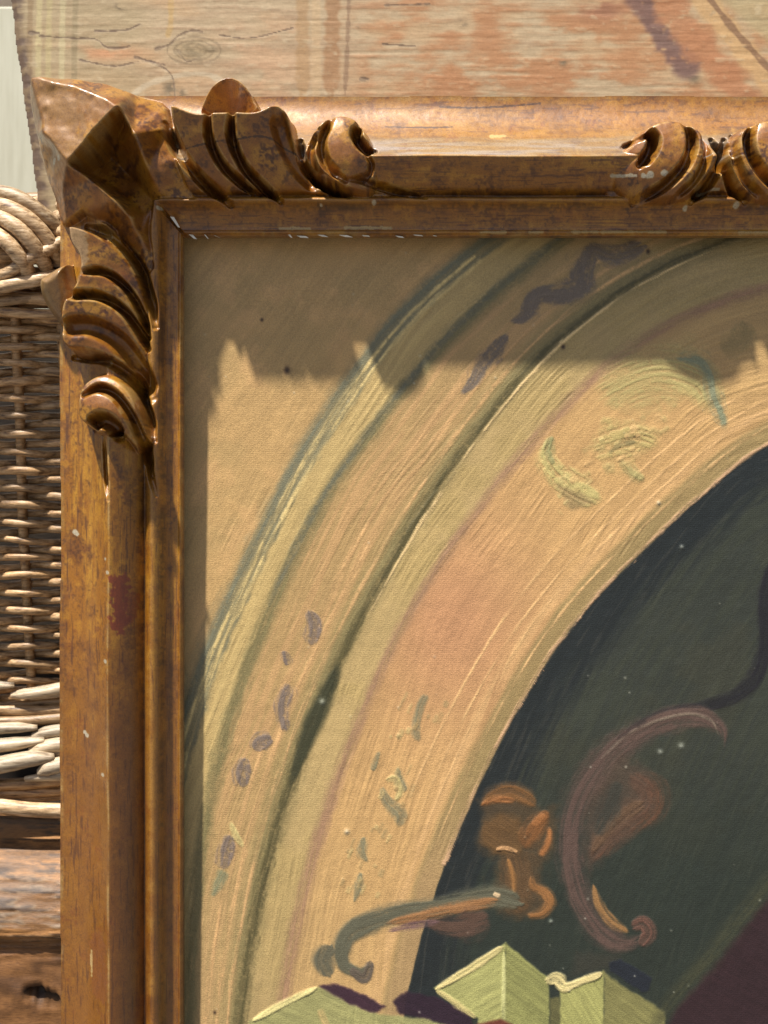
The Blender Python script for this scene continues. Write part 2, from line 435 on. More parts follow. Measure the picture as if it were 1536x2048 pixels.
raise_leaf([(394, 224), (402, 196), (420, 166), (444, 150), (468, 149), (492, 164), (510, 192), (520, 224), (457, 236)], cup_h, 105, 7, 6, True)
def knob_h(X, Y, f):
    (_, cy), = W([(0, 556)], 100); t_ = (Y-cy)/95
    return 34+(78-34*np.clip(t_, -.3, 1))*np.sqrt(1-(1-np.clip(f/27, 0, 1))**2)
raise_leaf([(134, 520), (110, 530), (86, 544), (72, 556), (72, 580), (82, 606), (100, 632), (124, 654), (146, 600)], knob_h, 100, 3, 7, True)

# --- leaf on the top rail
def top_leaf_h(X, Y, f):
    t = np.clip((408-Y)/(408-262), 0, 1.15)
    return 86+102*t**.5
raise_leaf([(333, 208), (350, 205), (370, 212), (395, 219), (430, 218), (470, 217), (510, 217), (540, 206), (564, 206), (584, 228), (597, 280),
            (630, 338), (700, 376), (640, 392), (540, 397), (450, 397), (404, 352), (362, 300), (337, 246)], top_leaf_h, 170, 11, 6)
groove([(326, 236), (352, 296), (395, 350), (455, 398)], 9, 34, 140, .2)
groove([(418, 222), (416, 270), (438, 318), (476, 352), (515, 372)], 7, 36, 175, .2)
groove([(466, 218), (461, 268), (480, 318), (516, 356), (556, 386)], 7.5, 38, 175, .2)
groove([(556, 224), (566, 268), (592, 318), (640, 362)], 17, 24, 175, .15)
groove([(598, 268), (606, 318), (640, 356), (696, 380)], 8, 34, 150, .15)
# --- scroll on the top rail
def ball(cx, cy, R, h0, h1, ry):
    def f_(X, Y, f):
        r2 = ((X-cx)/R)**2+((Y-cy)/ry)**2
        return h0+(h1-h0)*np.clip(1-r2, 0, 1)**.5
    return f_
(c1x, c1y), = W([(672, 305)], 170)
raise_leaf([(604, 292), (622, 250), (652, 224), (690, 218), (722, 234), (744, 272), (750, 306), (772, 334), (856, 388), (780, 386), (700, 378), (640, 352), (612, 322)],
           ball(c1x+6, c1y-8, 92, 90, 164, 98), 165, 9, 8)
groove([(634, 254), (618, 300), (636, 346), (676, 370)], 8, 26, 165, .2)
groove([(662, 230), (642, 276), (652, 322), (690, 356)], 8, 25, 172, .2)
groove([(716, 244), (712, 268), (728, 290), (748, 294)], 9, 36, 168, .15)
groove([(728, 300), (742, 322), (735, 345), (705, 352)], 5, 10, 165, .2)
groove([(690, 364), (760, 370), (852, 392)], 6, 13, 120, .3)
# --- paired scrolls further along the top rail
def scroll_pair(mir):
    mx = 1447
    def M(p): return [((2*mx-x) if mir else x, y) for x, y in p]
    lab = 10 if mir else 9
    (cx, cy), = W(M([(1345, 312)]), 165)
    raise_leaf(M([(1196, 318), (1248, 292), (1290, 246), (1330, 226), (1372, 228), (1408, 246), (1432, 282), (1436, 322), (1412, 362), (1380, 392), (1300, 396), (1230, 392), (1210, 350)]),
               ball(cx, cy-8, 128, 94, 152, 96), 160, 12, lab)
    groove(M([(1376, 236), (1390, 274), (1376, 322), (1332, 366), (1278, 390)]), 9, 26, 168, .2)
    groove(M([(1412, 254), (1420, 300), (1398, 352), (1352, 392)]), 7, 17, 160, .2)
    groove(M([(1298, 252), (1312, 274), (1304, 300), (1284, 324)]), 10, 38, 165, .15)
    groove(M([(1252, 284), (1276, 272), (1296, 268)]), 6, 16, 160, .2)
    groove(M([(1434, 268), (1444, 316), (1424, 362), (1392, 394)]), 8, 30, 140, .15)
scroll_pair(False); scroll_pair(True)
# --- leaf on the side rail
def side_leaf_h(X, Y, f):
    t = np.clip((312-X)/(312-160), 0, 1.2)
    return 84+104*t**.5
raise_leaf([(128, 449), (150, 445), (190, 459), (228, 486), (262, 524), (286, 572), (298, 640), (302, 710), (290, 776), (250, 738), (202, 714), (158, 712), (122, 692),
            (116, 640), (122, 600), (146, 560), (152, 520), (136, 490)], side_leaf_h, 170, 11, 7)
groove([(160, 440), (220, 468), (270, 522), (296, 590), (306, 650)], 8, 28, 130, .2)
groove([(158, 543), (205, 541), (246, 572), (272, 620), (286, 668)], 6.5, 34, 175, .15)
groove([(130, 592), (188, 588), (236, 612), (270, 660), (284, 690)], 7.5, 40, 178, .12)
groove([(122, 655), (180, 652), (232, 680), (272, 740), (290, 790)], 16, 22, 172, .1)
groove([(128, 706), (200, 716), (256, 752), (290, 820), (302, 880)], 8, 26, 135, .15)
# --- scroll on the side rail
(c2x, c2y), = W([(216, 812)], 165)
raise_leaf([(148, 800), (160, 764), (196, 744), (236, 754), (272, 790), (294, 850), (302, 930), (286, 960), (262, 900), (238, 868), (214, 872), (184, 864), (152, 838)],
           ball(c2x, c2y+6, 96, 88, 178, 98), 160, 9, 11)
groove([(166, 790), (196, 776), (230, 790), (260, 832), (280, 890), (292, 950)], 8, 27, 168, .15)
groove([(180, 852), (204, 840), (226, 852), (234, 872)], 13, 40, 160, .1)
groove([(202, 868), (205, 910), (209, 960), (214, 1000)], 5, 12, 150, .3)
groove([(300, 860), (296, 930), (310, 990)], 6, 12, 110, .3)

# carving marks and small unevenness everywhere above the mouldings
orn = (LAB >= 5)
H = H+np.where(orn, (fbm(FX/40, FY/40, 80, 2)-.5)*4, 0)
H = H+(fbm(FX/11, FY/11, 84, 2)-.5)*np.where(orn, .9, .35)*sstep(1.5, 2.2, SP)
groove([(374, 476), (322, 416)], 2.2, 5, 75, 0)
H = np.where(orn, blur(H, 1), H)
H = np.where(MASK, H, H)

# --- gilding colours
bright, gold, brown, umber, bole, gesso = [col(*c) for c in ((212, 156, 54), (174, 116, 28), (130, 80, 17), (66, 36, 8), (132, 52, 26), (226, 214, 190))]
tan = col(170, 128, 76)
U, Vv = ALONG, SP
def mixm(C, c, m): return C+(c-C)*m[..., None]
n_long = fbm(U/230, Vv*3.2, 90, 5); n_mid = fbm(FX/38, FY/38, 95, 4); n_fine = fbm(FX/9, FY/9, 99, 3)
n_str = fbm(U/120, Vv*14, 103, 3)
FC = np.broadcast_to(gold, FX.shape+(3,)).copy()
FC = mixm(FC, bright, sstep(.48, .72, n_long*.6+n_str*.4))
FC = mixm(FC, brown, sstep(.50, .72, n_mid*.55+n_str*.45)*.8)
low = np.where(top_side, 0, sstep(1150, 1560, FY+90*(n_mid-.5)*2))
FC = mixm(FC, col(150, 98, 32), low*.8)
FC = mixm(FC, col(132, 80, 24), low*sstep(2.0, 2.4, 3.0-np.abs(Vv-2.4))*(Vv < 2.95)*.6)
pep = fbm(FX/5.5, FY/5.5, 99, 2, .7); patch = fbm(U/70, Vv*5, 120, 4)
spk = sstep(.60, .74, pep*.62+n_mid*.38)
FC = mixm(FC, umber, spk*(1-.6*low)*.4)
FC = mixm(FC, col(92, 52, 12), sstep(.50, .72, patch)*sstep(.35, .6, pep)*(1-.6*low)*.38)
hair = fbm(U/42, Vv*34, 126, 2)
FC = mixm(FC, col(92, 54, 28), sstep(.64, .78, hair)*.6)
FC = mixm(FC, bright*1.04, sstep(.54, .78, fbm(FX/12, FY/16, 130, 3))*.45*(1-.75*low))
# worn edges: bead, sight edge and crest lose their gold; umber lines in quirk and cove
er = fbm(U/45, Vv*.3, 140, 3)
for s0, wd, cc, th in ((.05, .09, col(214, 178, 118), .52), (1.5, .42, col(200, 150, 72), .40), (3.0, .035, col(206, 176, 130), .46), (2.04, .07, umber, .42), (.9, .12, umber, .5), (3.97, .03, col(220, 190, 140), .55)):
    FC = mixm(FC, cc, np.exp(-((Vv-s0)/wd)**2)*sstep(th-.12, th+.22, er*.7+.3*pep)*.7)
# back slope of the top rail: tan tone, then a painted grey-lilac sky sheen
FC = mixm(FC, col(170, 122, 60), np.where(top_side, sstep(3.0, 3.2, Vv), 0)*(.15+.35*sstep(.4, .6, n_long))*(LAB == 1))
sky_sheen = np.where(top_side, sstep(3.0, 3.03, Vv)*sstep(3.55, 3.15, Vv+(n_long-.5)*.5), 0)*(LAB == 1)
FC = mixm(FC, col(190, 182, 186), sky_sheen*(.35+.4*sstep(.35, .6, n_str)))
# carved pieces: rubbed tan and gold
oc = mixm(np.broadcast_to(col(162, 104, 28), FX.shape+(3,)).copy(), col(198, 142, 48), sstep(.4, .65, n_mid))
oc = mixm(oc, col(100, 58, 16), sstep(.46, .66, fbm(FX/24, FY/24, 150, 4))*sstep(.3, .65, pep)*.85)
oc = mixm(oc, umber, spk*.4)
FC = np.where((LAB >= 5)[..., None], oc, FC)
def dab(pts, r, c, h=120, a=1.0, rough=.5):
    P = catmull(W(pts, h), 5) if len(pts) > 1 else np.array(W(pts+[(pts[0][0]+.5, pts[0][1])], h)); s = win(P, r*3)
    d, _, ar, L = line_field(FX[s], FY[s], P)
    d = d+(fbm(FX[s]/7, FY[s]/7, 160, 2)-.5)*r*2*rough
    FC[s] = mixm(FC[s], c, sstep(r*1.15, r*.75, d)*a)
curv = BASE*0+H-blur(H, 14)
rub = sstep(1.2, 4.0, curv)*sstep(.38, .60, fbm(FX/13, FY/13, 170, 3))*(SP > 2.1)
FC = mixm(FC, col(212, 172, 112), rub*.75)
FC = mixm(FC, bole, sstep(.64, .72, fbm(FX/30, FY/30, 174, 4))*sstep(.4, .6, pep)*.15)
# tan bare patches on the corner tip and the leaf end, red bole, white chips
dab([(85, 180), (120, 230), (130, 280)], 46, tan, 180, .75); dab([(110, 200), (190, 215)], 34, tan, 190, .6)
dab([(148, 455), (160, 500), (140, 545)], 17, col(206, 170, 126), 180, .9, .3); dab([(100, 560), (100, 610)], 34, col(178, 150, 110), 100, .7)
dab([(238, 1165), (240, 1250)], 15, bole, 130, .8, .9); dab([(262, 1190), (258, 1240)], 10, bole, 120, .5, .9)
dab([(205, 1620), (212, 1760)], 10, col(150, 104, 44), 140, .6)
dab([(190, 1900), (195, 1990)], 22, col(150, 92, 52), 130, .6)
for p, r in (((132, 1066), 6), ((136, 1070), 4), ((155, 1475), 4), ((160, 1480), 5), ((203, 1551), 4), ((210, 1118), 3), ((216, 1145), 4), ((212, 1322), 4), ((1298, 353), 8), ((1284, 354), 5), ((1325, 350), 6), ((748, 398), 4), ((1380, 407), 5), ((1482, 402), 6), ((312, 408), 5), ((640, 402), 3), ((108, 322), 5), ((124, 324), 5)):
    dab([p], r, gesso, 130, .95, .4)
dab([(1224, 350), (1270, 353)], 3, gesso, 130, .9); dab([(1405, 378), (1440, 376)], 2.5, gesso, 110, .8)
dab([(176, 1912), (176, 1962)], 3, col(226, 196, 140), 110, .9, .8)
for x0, x1, y in ((560, 620, 457), (690, 780, 456), (1145, 1330, 464), (1480, 1536, 466), (960, 1010, 465), (1060, 1085, 465)):
    dab([(x0, y), (x1, y)], 3.0, col(216, 186, 132), 62, .85, .8)
dab([(345, 298), (420, 282), (470, 276), (530, 272), (600, 300)], 1.6, umber, 175, .8, .8)
dab([(1080, 205), (960, 214), (880, 212)], 2, umber, 40, .7, .8); dab([(770, 248), (850, 250), (905, 249)], 1.8, umber, 80, .7, .8)
dab([(985, 268), (1010, 266)], 4, col(232, 196, 130), 100, .9)

fl = FC.mean(-1, keepdims=True); FC = fl+(FC-fl)*np.where((sky_sheen > .3)[..., None], 1.0, 1.15)
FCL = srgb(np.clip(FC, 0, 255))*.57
frame = empty('picture_frame', w3(CX, 2048, -50))
tag(frame, 'carved and gilded wooden picture frame with leaf corner around the painting', 'picture frame')
names = {1: 'top_rail', 2: 'side_rail', 3: 'sight_moulding', 4: 'sight_moulding', 5: 'corner_leaf', 6: 'carved_leaf', 7: 'carved_leaf', 8: 'scroll', 9: 'scroll', 10: 'scroll', 11: 'scroll'}
plab = {1: 'top rail with sky sheen painted on its back slope', 5: 'pointed corner leaf with deep triangular hollow', 6: 'fluted leaf on the top rail', 7: 'fluted leaf on the side rail',
        8: 'scroll beside the top leaf', 9: 'left scroll of the pair on the top rail', 10: 'right scroll of the pair on the top rail', 11: 'scroll below the side leaf'}
cm = MASK[:-1, :-1] & MASK[1:, :-1] & MASK[:-1, 1:] & MASK[1:, 1:]
lc = LAB[:-1, :-1]
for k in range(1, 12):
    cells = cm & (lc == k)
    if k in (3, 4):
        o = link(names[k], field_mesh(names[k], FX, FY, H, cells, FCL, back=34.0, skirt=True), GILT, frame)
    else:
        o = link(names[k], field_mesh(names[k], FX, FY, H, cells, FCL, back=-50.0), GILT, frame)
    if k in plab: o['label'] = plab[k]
# small white slanted slabs along the sight edge
rnd = random.Random(5)
def fleck(x, y, w_, hgt, sl, h):
    P = W([(x-w_/2, y-hgt/2), (x+w_/2, y-hgt/2+1), (x+w_/2+sl, y+hgt/2), (x-w_/2+sl*1.3, y+hgt/2-1)], h)
    V = [w3(*p, h+rnd.uniform(-1, 1)) for p in P]+[w3(*p, h-4) for p in P]
    F = np.array([[0, 3, 2, 1], [4, 5, 6, 7], [0, 1, 5, 4], [1, 2, 6, 5], [2, 3, 7, 6], [3, 0, 4, 7]])
    return np_mesh('white_fleck', np.array(V), F, smooth=False)
for x, w_, hg, sl in ((379, 9, 9, 7), (408, 7, 9, 7), (432, 4, 8, 7), (572, 9, 7, 4), (606, 20, 4, 4), (646, 17, 7, 7), (688, 20, 7, 7), (727, 16, 5, 5), (792, 18, 5, 5), (830, 16, 4, 4), (868, 10, 3, 3)):
    link('white_fleck', fleck(x+rnd.uniform(-6, 6), 472+rnd.uniform(-1.5, 1.5), w_*rnd.uniform(.5, 1.1), hg*rnd.uniform(.7, 1.2), sl*rnd.uniform(.5, 1.5), 60), FLECK, frame)
link('white_fleck', fleck(344, 444, 8, 22, 12, 78), FLECK, frame)  # white gesso chip on the inner mitre

# ------------------------------------------------------------------ the painting
px = np.arange(340, 1800, GP); py = np.arange(452, 2260, GP)
PX, PY = np.meshgrid(px, py)
K = np.zeros(PX.shape+(3,)); REL = np.zeros(PX.shape)
def pwin(P, pad):
    P = np.array(P)
    x0 = max(int((P[:, 0].min()-pad-px[0])/GP), 0); x1 = min(int((P[:, 0].max()+pad-px[0])/GP)+2, len(px))
    y0 = max(int((P[:, 1].min()-pad-py[0])/GP), 0); y1 = min(int((P[:, 1].max()+pad-py[0])/GP)+2, len(py))
    return np.s_[max(y0, 0):max(y1, 1), max(x0, 0):max(x1, 1)]
arcs = {
 1: [(1100, 380), (960, 482), (870, 548), (790, 628), (722, 712), (660, 802), (602, 892), (560, 970), (520, 1050), (484, 1130), (450, 1200), (416, 1272), (390, 1340), (360, 1440), (330, 1560)],
 2: [(1240, 400), (1110, 484), (1040, 545), (960, 614), (880, 690), (800, 790), (740, 866), (684, 940), (640, 1010), (594, 1098), (560, 1170), (530, 1240), (492, 1340), (462, 1424), (434, 1520), (412, 1620), (398, 1740), (385, 1900), (375, 2300)],
 3: [(1900, 390), (1640, 430), (1400, 496), (1280, 556), (1180, 620), (1090, 700), (1010, 792), (950, 868), (900, 946), (850, 1018), (800, 1098), (752, 1186), (712, 1258), (684, 1318), (642, 1408), (604, 1504), (574, 1594), (548, 1684), (524, 1784), (504, 1884), (490, 1984), (480, 2060), (465, 2300)],
 4: [(1900, 520), (1536, 570), (1450, 592), (1350, 634), (1250, 692), (1190, 746), (1130, 804), (1080, 862), (1000, 962), (942, 1026), (890, 1102), (842, 1182), (802, 1246), (772, 1306), (742, 1374), (716, 1444), (690, 1522), (660, 1602), (632, 1682), (610, 1762), (590, 1852), (572, 1942), (558, 2050), (540, 2300)],
 5: [(1900, 740), (1640, 830), (1536, 884), (1452, 938), (1382, 1008), (1322, 1068), (1252, 1130), (1182, 1200), (1122, 1270), (1080, 1340), (1032, 1420), (992, 1490), (962, 1552), (932, 1622), (902, 1692), (882, 1744), (862, 1794), (846, 1850), (832, 1904), (816, 1964), (800, 2050), (780, 2300)],
}
def smooth_arc(pts, passes=260):
    P = catmull(pts, 6); L = np.concatenate([[0], np.cumsum(np.hypot(*np.diff(P, axis=0).T))])
    n_ = 120; u = np.linspace(0, L[-1], n_); Q = np.stack([np.interp(u, L, P[:, i]) for i in (0, 1)], -1)
    for _ in range(passes//4): Q[1:-1] = .25*Q[:-2]+.5*Q[1:-1]+.25*Q[2:]
    k_ = np.linspace(0, n_-1, len(pts)).round().astype(int); return [tuple(q) for q in Q[k_]]
arcs = {k: smooth_arc(v_) for k, v_ in arcs.items()}
AP = {k: catmull(v_, 5) for k, v_ in arcs.items()}
def up4(A):
    iy = np.clip(np.arange(PX.shape[0])/4.0, 0, A.shape[0]-1.001); ix = np.clip(np.arange(PX.shape[1])/4.0, 0, A.shape[1]-1.001)
    y0 = iy.astype(int); x0 = ix.astype(int); fy = (iy-y0)[:, None]; fx = (ix-x0)[None, :]
    B = A[y0]*(1-fy)+A[y0+1]*fy
    return B[:, x0]*(1-fx)+B[:, x0+1]*fx
def coarse(P):
    X, Y = np.meshgrid(np.arange(px[0], px[-1]+GP*9, GP*4), np.arange(py[0], py[-1]+GP*9, GP*4))
    return tuple(up4(A) for A in line_field(X, Y, P)[:3])
AF = {k: coarse(AP[k]) for k in AP}          # signed distance: negative = inside the arch (right)
sgn3 = np.sign(AF[3][1][-1, -1])
AS = {k: AF[k][1]*sgn3 for k in AF}                      # + inside
s3, d3 = AF[3][2], AS[3]
blot = fbm(PX/120, PY/120, 208, 4); blot2 = fbm(PX/45, PY/45, 212, 3); wd_ = d3+(fbm(PX/420, PY/420, 206, 2)-.5)*60
st1 = fbm(s3/130, wd_/7.0, 200, 3); st2 = fbm(s3/70, (wd_+(blot-.5)*8)/3.6, 204, 2)
def pm(c, m):
    global K
    K = K+(np.asarray(c)-K)*m[..., None]
K[:] = col(206, 168, 112)
pm(col(196, 162, 108), sstep(.4, .65, blot)); pm(col(216, 172, 118), sstep(.5, .75, blot2)*.5)
edge = lambda k, w_, off=0: sstep(-w_, w_, AS[k]-off+(st1-.5)*6+(blot2-.5)*8)
pm(col(202, 174, 116), edge(1, 5)); pm(col(210, 182, 122), edge(1, 6, 30)*sstep(.45, .62, st1)*.8)
pm(col(192, 158, 106), edge(2, 9)); pm(col(204, 162, 112), edge(2, 10, 14)*sstep(.42, .6, st1)*.7)
pm(col(172, 150, 96), edge(3, 34, -38)*.75)
pm(col(198, 170, 116), edge(3, 4)); pm(col(190, 164, 106), edge(3, 6)*sstep(.4, .6, blot)*.6)
pm(col(210, 168, 112), edge(4, 9)); pm(col(216, 174, 116), edge(4, 12, 30)*sstep(.42, .62, st1)*.8)
pink = np.exp(-(((PX-905)/170)**2+((PY-1240)/210)**2))
pm(col(205, 150, 110), edge(4, 10)*pink*.85)
pm(col(222, 178, 124), np.exp(-((AS[5]+62)/14)**2)*.75*sstep(.35, .6, st1+.1))
pm(col(160, 138, 92), edge(5, 8, -44)*(.75+.25*st1)); pm(col(184, 150, 106), edge(5, 8, -40)*sstep(1500, 1800, PY)*.8)
lowl = sstep(1500, 2000, PY)*sstep(900, 500, PX)
pm(col(182, 156, 108), lowl*.45*(AS[5] < -8))
upr = sstep(900, 600, PY)*sstep(800, 1300, PX)*(AS[5] < -8)
pm(col(170, 150, 104), upr*.35)
ins = sstep(-2.5, 2.5, AS[5]+(blot2-.5)*5)
pm(col(57, 61, 53), ins); pm(col(62, 66, 52), ins*sstep(.45, .65, st1)*.45); pm(col(66, 66, 52), ins*sstep(.5, .7, blot)*.5)
pm(col(42, 50, 43), ins*sstep(1450, 1800, PY)*.7)
pm(col(36, 41, 42), ins*sstep(105, 40, AS[5]+(st1-.5)*60)*.95)
pm(col(92, 84, 76), ins*sstep(105, 30, AS[5])*sstep(.58, .78, st2)*.2); pm(col(74, 74, 62), ins*sstep(.66, .80, st2)*.15)  # paler streaks: sheen on the brush ridges painted into the colour
# fine streaks
K *= (1+(st1-.5)*.09+(st2-.5)*.06+(blot2-.5)*.07)[..., None]
REL += ((st1-.5)*.9+(st2-.5)*.7)*np.where(AS[5] > 0, .25, 1.0)*sstep(-160, 0, AS[1])*(.15+1.3*sstep(.42, .62, blot))+(blot2-.5)*1.2+(fbm(PX/16, PY/16, 216, 2)-.5)*.6
def near_sel(s0, P, r):
    X, Y = PX[s0], PY[s0]
    if X.size < 30000: return s0
    d = line_field(X[::8, ::8], Y[::8, ::8], P[::3] if len(P) > 40 else P)[0] < r+26
    m = np.repeat(np.repeat(d, 8, 0), 8, 1)[:X.shape[0], :X.shape[1]]
    iy, ix = np.nonzero(m)
    return (iy+s0[0].start, ix+s0[1].start)
def stroke(pts, w_, c, soft=.5, a=1.0, br=.25, rel=0.0, rag=.35, seed=300, taper=.12, sides=(1, 1)):
    global K
    P = catmull(pts, 7); wm = max(w_) if isinstance(w_, (list, tuple)) else w_
    s0 = pwin(P, wm*1.6+6)
    if PX[s0].size == 0: return
    s = near_sel(s0, P, wm*1.7+8); X, Y = PX[s], PY[s]
    if X.size == 0: return
    d, sd, ar, L = line_field(X, Y, P)
    t = ar/L
    ww = np.interp(t, np.linspace(0, 1, len(w_)), w_) if isinstance(w_, (list, tuple)) else w_
    if taper: ww = ww*np.clip(1-np.abs(2*t-1)**5, .05, 1)**.5
    q = sd/ww
    q = q*(1+rag*(fbm(ar/26, q*2.0, seed, 3)-.5)*2)
    sf = np.where(q > 0, soft*sides[0], soft*sides[1])
    m = 1-np.clip((np.abs(q)-(1-sf))/np.maximum(2*sf, .02), 0, 1); m = m*m*(3-2*m)
    bn = fbm(ar/70, sd/5.0+seed, seed % 50+5, 3)
    dry = fbm(X/5.5, Y/5.5, 777, 2)
    if taper: m = m*sstep(0, taper, t+.02+(bn-.5)*.1)*sstep(1, 1-taper, t-.02+(bn-.5)*.1)
    m = m*a*(1-br*.6+br*1.2*sstep(.35, .6, bn))
    m = np.clip(m*(1-.55*rag+1.1*rag*sstep(.3, .62, dry+.25*m)), 0, 1)
    cc = np.asarray(c)*(1+(bn-.5)*br*.6)[..., None]
    K[s] = K[s]+(cc-K[s])*m[..., None]
    if rel: REL[s] += rel*m*(.55+.9*bn)
def fill(poly, c, soft=4, a=1.0, rag=6, seed=400, rel=0.0, bdir=None):
    P = [tuple(p) for p in poly]; s = pwin(P, 20); X, Y = PX[s], PY[s]
    if X.size == 0: return
    f = poly_sdf(X, Y, P)+(fbm(X/14, Y/14, seed, 3)-.5)*rag
    m = sstep(-soft, soft, f)*a
    bn = fbm((X+Y*.6)/40, (Y-X*.6)/5, seed+3, 3) if bdir is None else fbm((X*bdir[0]+Y*bdir[1])/50, (X*bdir[1]-Y*bdir[0])/5, seed+3, 3)
    K[s] = K[s]+(np.asarray(c)*(1+(bn-.5)*.25)[..., None]-K[s])*m[..., None]
    if rel: REL[s] += rel*m*(.4+bn*1.2)
# the drawn mouldings of the arch
stroke([(p[0]+16, p[1]+6) for p in arcs[1]], [20, 18, 20, 20, 22, 20, 22, 24, 24, 22], col(132, 126, 98), .8, .75, .45, 0, .3, 301, 0, (1.0, .35))
stroke([(p[0]+5, p[1]+2) for p in arcs[1]], 7, col(122, 122, 102), .95, .5, .6, .25, .5, 302, 0)
stroke(arcs[2], [15, 13, 13, 12, 14, 13, 14, 12, 12, 10], col(134, 122, 82), .9, .75, .4, 0, .4, 303, 0)
stroke([(p[0]-6, p[1]-3) for p in arcs[2][:10]], 7, col(108, 108, 92), .9, .5, .5, 0, .5, 304, .1)
stroke([(p[0]-14, p[1]-7) for p in arcs[3]], [20, 24, 22, 20, 20, 22, 22, 20], col(142, 128, 86), .98, .7, .45, .2, .3, 305, 0, (1, 1))
stroke([(p[0]-5, p[1]-2) for p in arcs[3]], [5, 6, 6, 7, 8, 8, 10, 10, 9], col(94, 86, 54), .98, .7, .6, .4, .6, 306, 0)
stroke([(684, 1318), (655, 1385), (625, 1450), (600, 1512), (580, 1575)], [6, 16, 18, 12, 6], col(66, 66, 44), .6, .9, .2, .4, .2, 307, .15)
stroke([(p[0]+5, p[1]+3) for p in arcs[3][4:14]], 2.4, col(222, 192, 138), .8, .65, .9, .8, .9, 308, .1)
stroke(arcs[4], [14, 11, 10, 11, 10, 9, 9, 11, 12, 12, 12], col(166, 130, 100), .95, .65, .5, 0, .4, 309, 0)
stroke([(p[0]-3, p[1]-2) for p in arcs[5][:16]], 3.4, col(196, 158, 122), .7, .65, .9, .9, .8, 310, 0)
for off, seed in ((88, 311), (66, 312), (120, 313), (34, 314)):
    stroke([(p[0]-off*.80, p[1]-off*.6) for p in arcs[5][2:16]], 2.2, col(220, 178, 124), .9, .45, .9, .45, .9, seed, .1)
for off, seed in ((34, 315), (60, 316), (85, 317)):
    stroke([(p[0]-off*.8, p[1]-off*.6) for p in arcs[3][3:]], 4, col(214, 170, 118), .9, .4, .8, .5, .8, seed, 0)
for off, seed in ((20, 318), (34, 319)):
    stroke([(p[0]+off*.8, p[1]+off*.6) for p in arcs[1][2:]], 4, col(222, 196, 134), .9, .45, .8, .4, .8, seed, 0)
# grey-violet shadow marks of painted ornament
gv = col(124, 110, 98)
stroke([(1290, 492), (1230, 510), (1185, 500), (1170, 540), (1160, 575), (1120, 590), (1075, 596), (1050, 630), (1020, 645)], [22, 20, 16, 20, 26, 24, 18, 16, 10], gv, .5, .72, .4, .2, .6, 320, .05)
stroke([(1015, 668), (995, 695), (965, 725), (945, 765), (920, 790)], [9, 14, 14, 12, 7], gv, .5, .7, .4, .2, .8, 321, .1)
for pts, ww in (([(616, 1218), (630, 1250), (622, 1290)], [6, 12, 9]), ([(568, 1300), (576, 1330)], [5, 7]), ([(582, 1365), (568, 1400), (566, 1430), (574, 1462)], [10, 13, 10, 9]),
                ([(545, 1472), (520, 1485), (512, 1500)], [10, 14, 9]), ([(492, 1512), (486, 1545), (488, 1572)], [7, 14, 9]), ([(462, 1665), (455, 1700), (448, 1735)], [8, 13, 8])):
    stroke(pts, ww, col(130, 114, 104), .9, .75, .5, .6, .7, 322+len(pts), .1)
stroke([(462, 1640), (474, 1668), (488, 1690)], [4, 7, 4], col(212, 194, 132), .4, .8, .3, 1.0, .3, 328, .1)
stroke([(452, 1735), (440, 1760), (425, 1790)], [12, 9, 5], col(140, 140, 108), .6, .7, .3, .2, .4, 329, .15)
# impasto leaf in the peach band
gy_ = col(196, 180, 118); gg = col(138, 142, 114)
stroke([(1100, 872), (1092, 915), (1120, 955), (1165, 985), (1205, 1000)], [9, 16, 22, 24, 14], gy_, .95, .65, .6, 1.2, .7, 340, .1)
stroke([(1104, 872), (1096, 905), (1106, 930)], [7, 9, 4], col(156, 152, 104), .7, .7, .3, .6, .4, 341, .1)
stroke([(1180, 905), (1230, 885), (1275, 875), (1320, 890)], [24, 34, 28, 12], col(190, 170, 110), .95, .6, .6, 1.2, .7, 342, .15)
stroke([(1190, 800), (1260, 760), (1330, 745), (1400, 770), (1420, 830)], [26, 46, 50, 40, 22], col(186, 170, 112), .95, .7, .5, .9, .5, 343, .15)
stroke([(1350, 716), (1395, 722), (1418, 752), (1424, 790), (1440, 830), (1450, 860)], [8, 12, 12, 14, 14, 8], gg, .9, .6, .5, .5, .6, 344, .08)
stroke([(1235, 915), (1262, 945), (1290, 960)], [6, 13, 7], col(182, 168, 112), .7, .6, .5, 1.4, .6, 345, .1)
stroke([(1215, 908), (1240, 890), (1272, 884)], 4, col(140, 126, 84), .5, .7, .3, .4, .4, 346, .1)
fill([(1110, 965), (1160, 985), (1190, 1005), (1140, 1020)], col(162, 138, 96), 6, .7, 10, 410)
for k in range(34):
    a_ = rnd.uniform(0, 1); x = 1110+a_*220+rnd.uniform(-30, 30); y = 985-a_*150+rnd.uniform(-35, 30); l = rnd.uniform(10, 30)
    stroke([(x, y), (x+l*.8, y-l*.5)], rnd.uniform(3, 7), rnd.choice([col(206, 186, 126), col(188, 164, 108), col(214, 176, 120)]), .9, .5, .5, rnd.uniform(.4, 1.2), .4, 350+k % 7, .2)
stroke([(1490, 640), (1478, 680), (1440, 700)], [10, 24, 16], col(150, 132, 88), .8, .6, .4, .2, .4, 358, .1)
